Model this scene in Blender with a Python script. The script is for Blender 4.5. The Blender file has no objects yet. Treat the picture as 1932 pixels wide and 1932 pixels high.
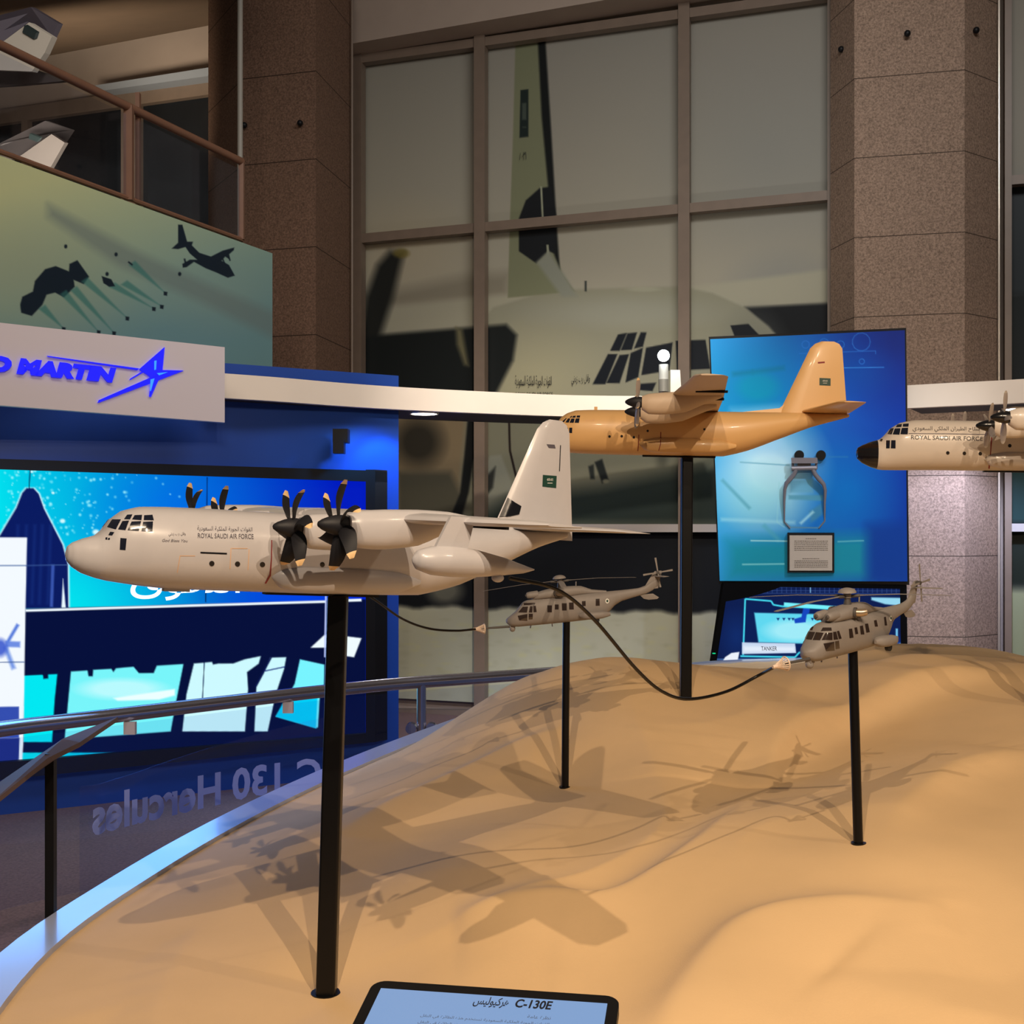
import bpy, bmesh, math, random, unicodedata
import numpy as np
from mathutils import Vector, Matrix
from mathutils.bvhtree import BVHTree
random.seed(5); np.random.seed(5)
SC = bpy.context.scene
COL = SC.collection
# ------------------------------------------------------------------ camera
FPX, HZ, EYE = 2300.0, 1005.0, 1.75
cam = bpy.data.cameras.new('camera'); cam_o = bpy.data.objects.new('camera', cam); COL.objects.link(cam_o)
cam.sensor_width = 36; cam.lens = 36 * FPX / 1932; cam.shift_y = 39 / 1932
cam_o.location = (0, 0, EYE); cam_o.rotation_euler = (math.pi / 2, 0, 0); cam.clip_start = .05; cam.clip_end = 100
SC.camera = cam_o
# ------------------------------------------------------------------ world, colour, exposure
def lin(c):
    return tuple(((v / 255) / 12.92 if v / 255 <= .04045 else ((v / 255 + .055) / 1.055) ** 2.4) for v in c[:3])
w = bpy.data.worlds.new('world'); SC.world = w; w.use_nodes = True
w.node_tree.nodes['Background'].inputs[0].default_value = (1.0, .86, .74, 1)
w.node_tree.nodes['Background'].inputs[1].default_value = .08
SC.view_settings.view_transform = 'Standard'; SC.view_settings.look = 'None'
SC.view_settings.exposure = 0.0; SC.view_settings.gamma = 1.0
SC.view_settings.use_curve_mapping = False
# ------------------------------------------------------------------ lamps
WARM = (1, .77, .54)
def spot(loc, tgt, watts, col=WARM, size=60, rad=.02, blend=.5):
    l = bpy.data.lights.new('spot_lamp', 'SPOT'); l.energy = watts; l.color = col
    l.spot_size = math.radians(size); l.spot_blend = blend; l.shadow_soft_size = rad
    o = bpy.data.objects.new('spot_lamp', l); COL.objects.link(o); o.location = loc
    o.rotation_euler = (Vector(tgt) - Vector(loc)).to_track_quat('-Z', 'Y').to_euler(); return o
def area(loc, tgt, watts, col, sx, sy, spread=180):
    l = bpy.data.lights.new('area_fill', 'AREA'); l.energy = watts; l.color = col; l.shape = 'RECTANGLE'
    l.size = sx; l.size_y = sy; l.spread = math.radians(spread)
    o = bpy.data.objects.new('area_fill', l); COL.objects.link(o); o.location = loc
    o.rotation_euler = (Vector(tgt) - Vector(loc)).to_track_quat('-Z', 'Y').to_euler(); return o
spot((1.3, -1.3, 4.2), (.6, 3.5, 1.1), 370, size=84, rad=.015)
spot((.5, -1.1, 4.3), (-.1, 3.4, 1.0), 270, size=88, rad=.015)
spot((-.3, -.2, 4.3), (-.5, 3.0, .9), 215, size=92, rad=.015)
spot((3.4, .4, 4.6), (1.6, 3.6, 1.1), 110, size=74, rad=.03)
# unseen fill lamps added to brighten canopy, pillars, mural, balcony and carpet
spot((.6, 4.6, 4.6), (.5, 9.4, 2.75), 850, col=(1, .88, .76), size=40, rad=.1, blend=.9)
spot((3.6, 5.0, 4.4), (4.0, 9.6, 2.2), 90, col=(1, .88, .80), size=44, rad=.1, blend=.9)
area((2.0, 5.0, 7.0), (1.0, 12.0, 2.6), 85, (1, .97, .95), 3, 1, 120)
area((-2.0, 4.0, 6.5), (-2.6, 9, 3.4), 36, (1, .90, .80), 2, 1, 120)
area((-4.6, 11.2, 5.0), (-4.4, 15.0, 7.6), 34, (1, .84, .66), 1.5, .6, 90)
spot((-2.4, 4.2, 4.6), (-2.3, 5.0, 0), 110, col=(.90, .78, .92), size=80, rad=.1, blend=.9)
# ------------------------------------------------------------------ maths
def P(x, y, d): return Vector(((x - 966) / FPX * d, d, EYE - (y - HZ) / FPX * d))
def zat(y, d): return EYE - (y - HZ) / FPX * d
def xat(x, d): return (x - 966) / FPX * d
FLOOR = -.08
# ------------------------------------------------------------------ materials
MATS = {}
def mat(name, rgb, rough=.5, metal=0., spec=.5, noise=None, bump=None, coat=0, emit=None, es=1., speck=None):
    if name in MATS: return MATS[name]
    m = bpy.data.materials.new(name); m.use_nodes = True; nt = m.node_tree; N = nt.nodes; L = nt.links
    b = N['Principled BSDF']; c = lin(rgb)
    b.inputs['Base Color'].default_value = (*c, 1); b.inputs['Roughness'].default_value = rough
    b.inputs['Metallic'].default_value = metal; b.inputs['Specular IOR Level'].default_value = spec
    b.inputs['Coat Weight'].default_value = coat; b.inputs['Coat Roughness'].default_value = .1
    if emit: b.inputs['Emission Color'].default_value = (*lin(emit), 1); b.inputs['Emission Strength'].default_value = es
    tc = N.new('ShaderNodeTexCoord')
    if noise:
        sc, amt = noise
        n = N.new('ShaderNodeTexNoise'); n.inputs['Scale'].default_value = sc; n.inputs['Detail'].default_value = 5
        L.new(tc.outputs['Object'], n.inputs['Vector'])
        r = N.new('ShaderNodeValToRGB'); r.color_ramp.elements[0].position = .3; r.color_ramp.elements[1].position = .7
        r.color_ramp.elements[0].color = (*[v * (1 - amt) for v in c], 1); r.color_ramp.elements[1].color = (*[min(1, v * (1 + amt)) for v in c], 1)
        L.new(n.outputs['Fac'], r.inputs['Fac']); L.new(r.outputs['Color'], b.inputs['Base Color'])
    if bump:
        sc, st = bump
        n2 = N.new('ShaderNodeTexNoise'); n2.inputs['Scale'].default_value = sc; n2.inputs['Detail'].default_value = 4
        L.new(tc.outputs['Object'], n2.inputs['Vector'])
        bp = N.new('ShaderNodeBump'); bp.inputs['Strength'].default_value = st; bp.inputs['Distance'].default_value = .01
        L.new(n2.outputs['Fac'], bp.inputs['Height']); L.new(bp.outputs['Normal'], b.inputs['Normal'])
    MATS[name] = m; return m
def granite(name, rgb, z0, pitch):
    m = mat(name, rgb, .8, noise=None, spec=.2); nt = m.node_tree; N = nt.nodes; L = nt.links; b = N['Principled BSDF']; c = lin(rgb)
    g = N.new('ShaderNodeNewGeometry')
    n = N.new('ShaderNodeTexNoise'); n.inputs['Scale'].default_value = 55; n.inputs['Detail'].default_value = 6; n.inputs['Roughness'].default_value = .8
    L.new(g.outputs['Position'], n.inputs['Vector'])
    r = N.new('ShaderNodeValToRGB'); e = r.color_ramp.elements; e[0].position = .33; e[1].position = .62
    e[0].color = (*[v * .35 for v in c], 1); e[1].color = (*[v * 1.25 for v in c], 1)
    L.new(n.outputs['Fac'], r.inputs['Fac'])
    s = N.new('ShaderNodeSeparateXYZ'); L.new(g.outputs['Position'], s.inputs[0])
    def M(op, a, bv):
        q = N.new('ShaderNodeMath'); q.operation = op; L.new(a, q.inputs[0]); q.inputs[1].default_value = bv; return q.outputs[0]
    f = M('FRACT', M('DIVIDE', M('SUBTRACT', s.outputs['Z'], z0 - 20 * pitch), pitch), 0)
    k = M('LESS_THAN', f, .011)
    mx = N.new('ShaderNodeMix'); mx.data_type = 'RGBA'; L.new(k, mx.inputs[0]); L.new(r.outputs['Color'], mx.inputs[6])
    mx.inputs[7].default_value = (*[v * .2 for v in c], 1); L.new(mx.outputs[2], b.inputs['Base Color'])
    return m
def attr_mat(name, emissive=0., rough=.6, gain=1.):
    m = bpy.data.materials.new(name); m.use_nodes = True; nt = m.node_tree; N = nt.nodes; L = nt.links; b = N['Principled BSDF']
    a = N.new('ShaderNodeAttribute'); a.attribute_name = 'Col'
    g = N.new('ShaderNodeMix'); g.data_type = 'RGBA'; g.blend_type = 'MULTIPLY'; g.inputs[0].default_value = 1
    L.new(a.outputs['Color'], g.inputs[6]); g.inputs[7].default_value = (gain, gain, gain, 1)
    b.inputs['Roughness'].default_value = rough; b.inputs['Specular IOR Level'].default_value = .15
    if emissive:
        b.inputs['Base Color'].default_value = (.002, .002, .003, 1); b.inputs['Specular IOR Level'].default_value = .0; L.new(g.outputs[2], b.inputs['Emission Color'])
        b.inputs['Emission Strength'].default_value = emissive
    else: L.new(g.outputs[2], b.inputs['Base Color'])
    return m
def glass_mat(name, rgb, alpha):
    m = bpy.data.materials.new(name); m.use_nodes = True; N = m.node_tree.nodes; L = m.node_tree.links
    for n in list(N):
        if n.type == 'BSDF_PRINCIPLED': N.remove(n)
    t = N.new('ShaderNodeBsdfTransparent'); t.inputs[0].default_value = (.93, .95, 1, 1)
    gl = N.new('ShaderNodeBsdfGlossy'); gl.inputs[0].default_value = (*lin(rgb), 1); gl.inputs['Roughness'].default_value = .03
    mx = N.new('ShaderNodeMixShader'); mx.inputs[0].default_value = alpha
    L.new(t.outputs[0], mx.inputs[1]); L.new(gl.outputs[0], mx.inputs[2]); L.new(mx.outputs[0], N['Material Output'].inputs[0]); return m
# ------------------------------------------------------------------ object helpers
def tag(o, label=None, cat=None, group=None, kind=None):
    if label: o['label'] = label
    if cat: o['category'] = cat
    if group: o['group'] = group
    if kind: o['kind'] = kind
    return o
def empty(name, loc=(0, 0, 0), rot=None, s=1.):
    o = bpy.data.objects.new(name, None); COL.objects.link(o); o.empty_display_size = .05
    m = Matrix.Translation(Vector(loc)) @ (rot.to_4x4() if rot else Matrix.Identity(4)) @ Matrix.Scale(s, 4)
    o.matrix_world = m; return o
def obj(name, verts, faces, m, parent=None, smooth=True, world=False, auto=None, midx=None):
    me = bpy.data.meshes.new(name); me.from_pydata([tuple(v) for v in verts], [], [tuple(f) for f in faces])
    for q in (m if isinstance(m, (list, tuple)) else [m]): me.materials.append(q)
    if midx:
        for p_, i in zip(me.polygons, midx): p_.material_index = i
    bm = bmesh.new(); bm.from_mesh(me); bmesh.ops.remove_doubles(bm, verts=bm.verts, dist=1e-6)
    bmesh.ops.recalc_face_normals(bm, faces=bm.faces)
    if smooth:
        for f in bm.faces: f.smooth = True
        ang = math.radians(auto if auto else 40)
        for e in bm.edges:
            if len(e.link_faces) == 2 and e.calc_face_angle(0) > ang: e.smooth = False
    bm.to_mesh(me); bm.free()
    o = bpy.data.objects.new(name, me); COL.objects.link(o)
    if parent is not None:
        o.parent = parent
        if world: me.transform(wmat(parent).inverted())
    return o
def wmat(o):
    m = o.matrix_basis.copy()
    while o.parent is not None: o = o.parent; m = o.matrix_basis @ m
    return m
class MB:
    def __init__(s): s.v = []; s.f = []; s.mi = []
    def add(s, v, f, mi=0):
        n = len(s.v); s.v += [tuple(q) for q in v]; s.f += [tuple(n + i for i in g) for g in f]; s.mi += [mi] * len(f); return s
    def box(s, c, size, rz=0, mi=0, rot=None):
        hx, hy, hz = [q / 2 for q in size]; R = rot if rot else Matrix.Rotation(rz, 3, 'Z')
        v = [Vector(c) + R @ Vector((a * hx, b * hy, k * hz)) for a in (-1, 1) for b in (-1, 1) for k in (-1, 1)]
        return s.add(v, [(0, 1, 3, 2), (4, 6, 7, 5), (0, 4, 5, 1), (2, 3, 7, 6), (0, 2, 6, 4), (1, 5, 7, 3)], mi)
    def hexa(s, a, b, mi=0):          # two quads a,b with matching corners
        v = list(a) + list(b); n = len(a)
        f = [tuple(range(n))[::-1], tuple(range(n, 2 * n))] + [(i, (i + 1) % n, n + (i + 1) % n, n + i) for i in range(n)]
        return s.add(v, f, mi)
    def tube(s, pts, r, n=12, mi=0, cap=True, up=None):
        pts = [Vector(p) for p in pts]; rs = r if isinstance(r, (list, tuple)) else [r] * len(pts); v = []; prev = None
        for i, p in enumerate(pts):
            t = (pts[min(i + 1, len(pts) - 1)] - pts[max(i - 1, 0)]).normalized()
            a = prev if prev is not None else (Vector((0, 0, 1)) if abs(t.z) < .9 else Vector((1, 0, 0)))
            u = (a - t * a.dot(t)).normalized(); prev = u; q = t.cross(u)
            for k in range(n):
                an = 2 * math.pi * k / n; v.append(p + (u * math.cos(an) + q * math.sin(an)) * rs[i])
        f = [(i * n + k, i * n + (k + 1) % n, (i + 1) * n + (k + 1) % n, (i + 1) * n + k) for i in range(len(pts) - 1) for k in range(n)]
        if cap: f += [tuple(range(n))[::-1], tuple(range((len(pts) - 1) * n, len(pts) * n))]
        return s.add(v, f, mi)
    def loft(s, rings, mi=0, cap=True):
        n = len(rings[0]); v = [p for r in rings for p in r]
        f = [(i * n + k, i * n + (k + 1) % n, (i + 1) * n + (k + 1) % n, (i + 1) * n + k) for i in range(len(rings) - 1) for k in range(n)]
        if cap: f += [tuple(range(n))[::-1], tuple(range((len(rings) - 1) * n, len(rings) * n))]
        return s.add(v, f, mi)
    def ball(s, c, r, n=16, m=10, mi=0, sc=(1, 1, 1), z0=-1):
        rings = []
        for i in range(m + 1):
            a = -math.pi / 2 + math.pi * i / m
            if math.sin(a) < z0 - 1e-6: continue
            rings.append([Vector(c) + Vector((math.cos(a) * math.cos(2 * math.pi * k / n) * r * sc[0], math.cos(a) * math.sin(2 * math.pi * k / n) * r * sc[1], math.sin(a) * r * sc[2])) for k in range(n)])
        return s.loft(rings, mi)
    def build(s, name, m, parent=None, smooth=True, world=False, auto=None):
        return obj(name, s.v, s.f, m, parent, smooth, world, auto, s.mi if any(s.mi) else None)
def pxs(L): return [P(*q) for q in L]
def catmull(pts, n=8):
    pts = [Vector(p) for p in pts]; q = [pts[0] * 2 - pts[1]] + pts + [pts[-1] * 2 - pts[-2]]; out = []
    for i in range(1, len(q) - 2):
        for k in range(n):
            t = k / n; a, b, c, d = q[i - 1:i + 3]
            out.append(.5 * ((2 * b) + (c - a) * t + (2 * a - 5 * b + 4 * c - d) * t * t + (3 * b - a - 3 * c + d) * t ** 3))
    out.append(pts[-1]); return out
# text helpers
_TAB = {}
for _c in range(0xFE70, 0xFEFD):
    _d = unicodedata.decomposition(chr(_c)).split()
    if len(_d) == 2: _TAB[(_d[0], int(_d[1], 16))] = chr(_c)
def arabic(s):
    o = []
    for i, c in enumerate(s):
        p = i > 0 and ('<initial>', ord(s[i - 1])) in _TAB and ('<final>', ord(c)) in _TAB
        n = i + 1 < len(s) and ('<initial>', ord(c)) in _TAB and ('<final>', ord(s[i + 1])) in _TAB
        o.append(_TAB.get((['<isolated>', '<final>', '<initial>', '<medial>'][p + 2 * n], ord(c)), c))
    return ''.join(o[::-1])
def text_geo(body, bold=0., shear=0., cuts=0):
    c = bpy.data.curves.new('txt', 'FONT'); c.body = body; c.offset = bold; c.shear = shear; c.resolution_u = 3
    o = bpy.data.objects.new('txt', c); COL.objects.link(o)
    me = bpy.data.meshes.new_from_object(o.evaluated_get(bpy.context.evaluated_depsgraph_get()))
    V = np.array([v.co[:2] for v in me.vertices]); F = [tuple(p.vertices) for p in me.polygons]
    bpy.data.objects.remove(o); bpy.data.curves.remove(c); bpy.data.meshes.remove(me)
    V = (V - V.min(0)) / (V.max(0) - V.min(0)); return V, F
def text_quad(name, body, q, m, parent, bold=0., shear=0., lift=.002, world=True):
    """lettering laid into the quad q = top-left, top-right, bottom-right, bottom-left (world points)"""
    V, F = text_geo(body, bold, shear); tl, tr, br, bl = q
    nrm = (tr - tl).cross(bl - tl).normalized()
    if nrm.dot(Vector((0, 0, EYE)) - tl) < 0: nrm = -nrm
    pts = [(tl * (1 - u) + tr * u) * v + (bl * (1 - u) + br * u) * (1 - v) + nrm * lift for u, v in V]
    return obj(name, pts, F, m, parent, smooth=False, world=world)
# ------------------------------------------------------------------ printed pictures: colours per vertex on a fine grid
def sdist(X, Y, poly):
    d = np.full(X.shape, 1e9); ins = np.zeros(X.shape, bool); n = len(poly)
    for i in range(n):
        x0, y0 = poly[i]; x1, y1 = poly[(i + 1) % n]; dx, dy = x1 - x0, y1 - y0
        t = np.clip(((X - x0) * dx + (Y - y0) * dy) / (dx * dx + dy * dy + 1e-9), 0, 1)
        d = np.minimum(d, np.hypot(X - x0 - t * dx, Y - y0 - t * dy))
        c = (y0 > Y) != (y1 > Y); ins ^= c & (X < (x1 - x0) * (Y - y0) / (y1 - y0 + 1e-12) + x0)
    return np.where(ins, -d, d)
class Paint:
    def __init__(s, X, Y): s.X, s.Y = X, Y; s.C = np.zeros(X.shape + (3,))
    def fill(s, c): s.C[:] = c; return s
    def grad(s, p0, c0, p1, c1):
        dx, dy = p1[0] - p0[0], p1[1] - p0[1]; t = np.clip(((s.X - p0[0]) * dx + (s.Y - p0[1]) * dy) / (dx * dx + dy * dy), 0, 1)[..., None]
        s.C = np.array(c0) * (1 - t) + np.array(c1) * t; return s
    def poly(s, pts, c, soft=1.2, a=1.):
        xs = [p[0] for p in pts]; ys = [p[1] for p in pts]; k = soft * 2 + 2
        msk = (s.X > min(xs) - k) & (s.X < max(xs) + k) & (s.Y > min(ys) - k) & (s.Y < max(ys) + k)
        if not msk.any(): return s
        d = sdist(s.X[msk], s.Y[msk], pts); al = (np.clip(.5 - d / (2 * soft), 0, 1) * a)[:, None]
        s.C[msk] = s.C[msk] * (1 - al) + np.array(c) * al; return s
    def blob(s, c0, r, c, a=1., soft=.5):
        d = np.hypot((s.X - c0[0]) / r[0], (s.Y - c0[1]) / r[1]); al = (np.clip((1 - d) / soft, 0, 1) * a)[..., None]
        s.C = s.C * (1 - al) + np.array(c) * al; return s
    def line(s, pts, wd, c, a=1., soft=1.):
        for (x0, y0), (x1, y1) in zip(pts[:-1], pts[1:]):
            L = math.hypot(x1 - x0, y1 - y0) + 1e-9; nx, ny = -(y1 - y0) / L * wd / 2, (x1 - x0) / L * wd / 2
            s.poly([(x0 + nx, y0 + ny), (x1 + nx, y1 + ny), (x1 - nx, y1 - ny), (x0 - nx, y0 - ny)], c, soft, a)
        return s
def picture(name, corners, nx, ny, painter, m, parent=None, thick=.02, flat=False):
    """corners: world tl,tr,br,bl. Painter gets photo-frame coordinates of each grid point."""
    tl, tr, br, bl = [np.array(c) for c in corners]; U, V = np.meshgrid(np.linspace(0, 1, nx), np.linspace(0, 1, ny))
    W = (tl * (1 - U[..., None]) + tr * U[..., None]) * (1 - V[..., None]) + (bl * (1 - U[..., None]) + br * U[..., None]) * V[..., None]
    X = 966 + FPX * W[..., 0] / W[..., 1]; Y = HZ - FPX * (W[..., 2] - EYE) / W[..., 1]
    pt = Paint(X, Y); painter(pt); C = np.clip(pt.C, 0, 255) / 255
    C = np.where(C <= .04045, C / 12.92, ((C + .055) / 1.055) ** 2.4)
    verts = W.reshape(-1, 3); idx = np.arange(nx * ny).reshape(ny, nx)
    F = np.stack([idx[:-1, :-1], idx[1:, :-1], idx[1:, 1:], idx[:-1, 1:]], -1).reshape(-1, 4)
    me = bpy.data.meshes.new(name); 
    n = np.cross(tr - tl, bl - tl); n = n / np.linalg.norm(n)
    if np.dot(n, np.array([0, 0, EYE]) - tl) > 0: n = -n
    ring = list(idx[0, :]) + list(idx[1:, -1]) + list(idx[-1, -2::-1]) + list(idx[-2:0:-1, 0])
    back = verts[ring] + n * thick; nb = len(verts); VV = np.vstack([verts, back]); k = len(ring)
    faces = [tuple(f) for f in F] + [(ring[i], ring[(i + 1) % k], nb + (i + 1) % k, nb + i) for i in range(k)] + [tuple(range(nb, nb + k))]
    me.from_pydata([tuple(v) for v in VV], [], faces)
    a = me.color_attributes.new('Col', 'FLOAT_COLOR', 'POINT'); CC = np.ones((len(VV), 4)); CC[:nb, :3] = C.reshape(-1, 3); CC[nb:, :3] = .02
    a.data.foreach_set('color', CC.ravel()); me.materials.append(m)
    o = bpy.data.objects.new(name, me); COL.objects.link(o)
    if parent is not None: o.parent = parent; me.transform(wmat(parent).inverted())
    return o
# vertical building planes: depth as a function of photo column
def d_win(x): return 12.4 * 5830 / (x + 5000)
def d_left(x): return 7.85 * 4790 / (4790 - x)
def d_bal(x): return 10.0 * 1427 / (1940 - x)
def d_back(x): return 15.6 * 4500 / (x + 4500)
def vquad(x0, x1, y0, y1, dfun, off=0): # axis box on a vertical plane; y are photo rows at the given columns (tuple or const)
    a = y0 if isinstance(y0, tuple) else (y0, y0); b = y1 if isinstance(y1, tuple) else (y1, y1)
    return [P(x0, a[0], dfun(x0) + off), P(x1, a[1], dfun(x1) + off), P(x1, b[1], dfun(x1) + off), P(x0, b[0], dfun(x0) + off)]
def slab(name, q, t, m, parent=None, **k):
    n = (q[1] - q[0]).cross(q[3] - q[0]).normalized()
    if n.dot(Vector((0, 0, EYE)) - q[0]) > 0: n = -n
    return MB().hexa(q, [p + n * t for p in q]).build(name, m, parent, smooth=False, world=parent is not None, **k)
def zq(x0, x1, z0, z1, dfun, off=0):  # quad between heights z0(bottom), z1(top)
    a, b = dfun(x0) + off, dfun(x1) + off
    return [Vector((xat(x0, a), a, z1)), Vector((xat(x1, b), b, z1)), Vector((xat(x1, b), b, z0)), Vector((xat(x0, a), a, z0))]

# ================================================================== THE SETTING
M_floor = mat('carpet', (120, 92, 84), .9, noise=(60, .25), bump=(120, .5))
M_gran = granite('granite', (158, 134, 116), .2, .675)
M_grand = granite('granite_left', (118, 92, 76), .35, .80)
M_frame = mat('bronze_frame', (122, 106, 92), .45, noise=(8, .06))
M_plaster = mat('plaster', (168, 152, 138), .85, noise=(3, .04))
M_blue = mat('blue_laminate', (14, 66, 160), .45, noise=(4, .04))
M_blk = mat('black_frame', (11, 12, 15), .5, spec=.3)
M_beam = mat('white_panel', (238, 226, 212), .5, noise=(3, .02))
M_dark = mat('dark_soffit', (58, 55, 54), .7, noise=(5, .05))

o = MB().box((2, 6, FLOOR - .1), (22, 24, .2)).build('floor', M_floor, smooth=False); tag(o, kind='structure')
# window wall and mural behind it
o = slab('wall_back', zq(560, 3500, FLOOR, 9.2, d_win, .12), .2, M_plaster); tag(o, kind='structure')

def mural_paint(p):
    p.grad((1100, 60), (150, 147, 137), (1000, 560), (170, 166, 148))
    p.blob((760, 470), (160, 120), (178, 168, 142), .6, .8); p.blob((1450, 300), (260, 240), (142, 144, 138), .6, .9)
    p.blob((1480, 560), (140, 100), (120, 130, 135), .5, .9)
    # wings and fuselage
    p.poly([(690, 560), (880, 520), (960, 515), (960, 560), (690, 585)], (140, 135, 118), 14)
    p.poly([(712, 582), (900, 562), (1000, 552), (1000, 640), (712, 640)], (168, 166, 146), 7)
    p.poly([(1275, 545), (1565, 508), (1640, 500), (1640, 580), (1300, 600)], (172, 170, 150), 5)
    p.poly([(1405, 580), (1565, 572), (1640, 565), (1640, 1000), (1470, 1000), (1470, 640)], (22, 26, 30), 4)
    p.poly([(880, 640), (930, 580), (1010, 556), (1075, 546), (1285, 540), (1345, 553), (1405, 580), (1450, 615), (1480, 650), (1500, 720), (1500, 1100), (860, 1100), (850, 820), (930, 745)], (150, 150, 130), 3)
    p.blob((1000, 720), (170, 130), (176, 172, 140), .8, .8); p.blob((1180, 590), (230, 40), (160, 162, 148), .7, .7)
    p.blob((1420, 720), (90, 160), (122, 126, 118), .8, .9)
    p.poly([(690, 560), (712, 500), (735, 474), (762, 476), (742, 560), (716, 640), (700, 700), (672, 700)], (38, 40, 38), 9)
    p.blob((757, 478), (20, 12), (120, 108, 50), .7)
    p.poly([(670, 640), (712, 632), (860, 620), (955, 612), (975, 632), (968, 680), (935, 745), (880, 800), (670, 800)], (30, 34, 34), 5)
    p.poly([(860, 618), (872, 622), (884, 690), (876, 688), (862, 650)], (110, 106, 80), 5)
    # tail fin
    p.poly([(973, 60), (1026, 60), (1040, 300), (1050, 470), (1060, 515), (1085, 550), (958, 562), (962, 420), (968, 250)], (128, 132, 104), 1.5)
    p.poly([(1014, 60), (1028, 60), (1040, 250), (1050, 420), (1056, 508), (1042, 470), (1034, 350), (1022, 220)], (28, 31, 31), 2.5)
    p.poly([(1018, 355), (992, 378), (979, 412), (979, 474), (1012, 497), (1034, 474), (1046, 478), (1050, 410), (1040, 352)], (30, 33, 36), 1.5)
    p.line([(1021, 352), (1024, 412)], 3.5, (160, 165, 140)); p.line([(1033, 462), (1034, 480)], 4, (160, 165, 140))
    p.poly([(1035, 474), (1012, 495), (1060, 560), (1090, 560), (1062, 515)], (142, 146, 132), 4)
    p.poly([(982, 170), (997, 168), (997, 258), (980, 260)], (36, 46, 44)); p.poly([(985, 195), (993, 194), (993, 226), (985, 226)], (74, 84, 76), 1.5); p.line([(986, 240), (993, 240)], 2, (70, 80, 72))
    p.line([(1105, 530), (1105, 550)], 4, (60, 66, 62)); p.blob((1215, 546), (40, 6), (172, 172, 150), .6)
    K = (26, 31, 38)
    for q in ([(1118, 725), (1147, 668), (1165, 668), (1142, 725)], [(1144, 723), (1169, 670), (1187, 668), (1169, 723)], [(1180, 722), (1190, 666), (1213, 656), (1204, 712)],
              [(1151, 662), (1166, 631), (1183, 628), (1169, 662)], [(1171, 661), (1184, 629), (1202, 627), (1192, 660)], [(1196, 658), (1209, 627), (1220, 627), (1213, 654)],
              [(1210, 708), (1219, 656), (1269, 646), (1263, 699)], [(1275, 643), (1331, 641), (1340, 696), (1277, 699)], [(1204, 736), (1209, 724), (1238, 722), (1231, 738)],
              [(1378, 614), (1412, 611), (1436, 636), (1388, 640)]): p.poly(q, K, 1.2)
    # strip between canopy and rail
    p.poly([(650, 775), (1500, 775), (1500, 992), (650, 992)], (116, 116, 98), 6)
    p.poly([(650, 775), (880, 775), (860, 992), (650, 992)], (122, 108, 84), 6)
    p.blob((790, 835), (62, 62), (44, 42, 36), .95, .6); p.poly([(750, 890), (850, 890), (885, 960), (850, 992), (750, 992)], (76, 74, 62), 8)
    p.poly([(884, 775), (912, 775), (908, 842), (893, 870), (884, 930), (868, 985), (846, 985), (868, 930), (876, 860)], (24, 26, 26), 2.5)
    p.poly([(925, 860), (945, 858), (985, 960), (985, 992), (900, 992), (905, 890)], (128, 130, 116), 3)
    p.line([(960, 780), (962, 850), (975, 905)], 4, (34, 26, 24)); p.poly([(916, 900), (935, 880), (930, 920), (918, 935)], (44, 46, 44), 3)
    p.poly([(960, 940), (1130, 920), (1360, 872), (1500, 850), (1500, 992), (880, 992)], (42, 52, 48), 16)
    p.poly([(1122, 872), (1136, 866), (1148, 905), (1136, 912)], (32, 36, 34), 2); p.blob((1143, 908), (8, 5), (120, 120, 100)); p.poly([(1110, 880), (1120, 876), (1122, 904), (1114, 904)], (40, 44, 42), 2)
    p.poly([(1340, 820), (1500, 820), (1500, 885), (1340, 880)], (100, 104, 88), 8)
    # dark ground shadow, then dry grass
    p.poly([(600, 996), (2400, 996), (2400, 1400), (600, 1400)], (24, 27, 31), 2)
    pts = [(600, 1400)] + [(x, 1144 + 2.5 * math.sin(x * .05) + 1.5 * math.sin(x * .13) + (x - 760) * .022) for x in range(600, 2400, 12)] + [(2400, 1400)]
    p.poly(pts, (176, 178, 156), 5); p.blob((840, 1115), (44, 34), (118, 118, 104), .8, .6)
    rs = np.random.RandomState(3)
    for _ in range(260): p.blob((rs.uniform(740, 1380), rs.uniform(1165, 1330)), (rs.uniform(6, 20), rs.uniform(3, 8)), (rs.choice([160, 184]),) * 2 + (136,), .35, .8)
    # second window, right of the pillar
    p.poly([(1880, 340), (2400, 300), (2400, 560), (1880, 560)], (40, 48, 52), 4); p.poly([(1880, 555), (2400, 540), (2400, 1000), (1880, 1000)], (22, 30, 32), 8)
    p.poly([(1880, -40), (2400, -80), (2400, 318), (1880, 338)], (150, 146, 134), 3)
    p.poly([(1880, 875), (2400, 860), (2400, 985), (1880, 985)], (28, 60, 60), 6); p.poly([(1880, 1000), (2400, 1000), (2400, 1110), (1880, 1105)], (26, 36, 30), 8)
    p.poly([(1880, 1110), (2400, 1110), (2400, 1400), (1880, 1400)], (150, 156, 120), 10)
M_mural = attr_mat('mural_print', rough=.45, gain=1.0)
mural = picture('mural', zq(672, 1566, FLOOR + .12, 6.68, d_win, .02), 640, 640, mural_paint, M_mural)
mural2 = picture('mural', zq(1893, 2150, FLOOR + .12, 6.68, d_win, .02), 120, 320, mural_paint, M_mural); tag(mural2, 'dark green strip of photo print on the window right of the right stone pillar', 'mural')
tag(mural, 'wall-high photo print of a grey four-engined aeroplane nose and tail fin, across the window wall', 'mural')
M_ink = mat('black_ink', (24, 24, 26), .6)
dw = lambda x: d_win(x)
text_quad('lettering', arabic('القوات الجوية الملكية السعودية'), [P(972, 708, dw(972)), P(1041, 709, dw(1041)), P(1041, 732, dw(1041)), P(972, 733, dw(972))], M_ink, mural)
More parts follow.
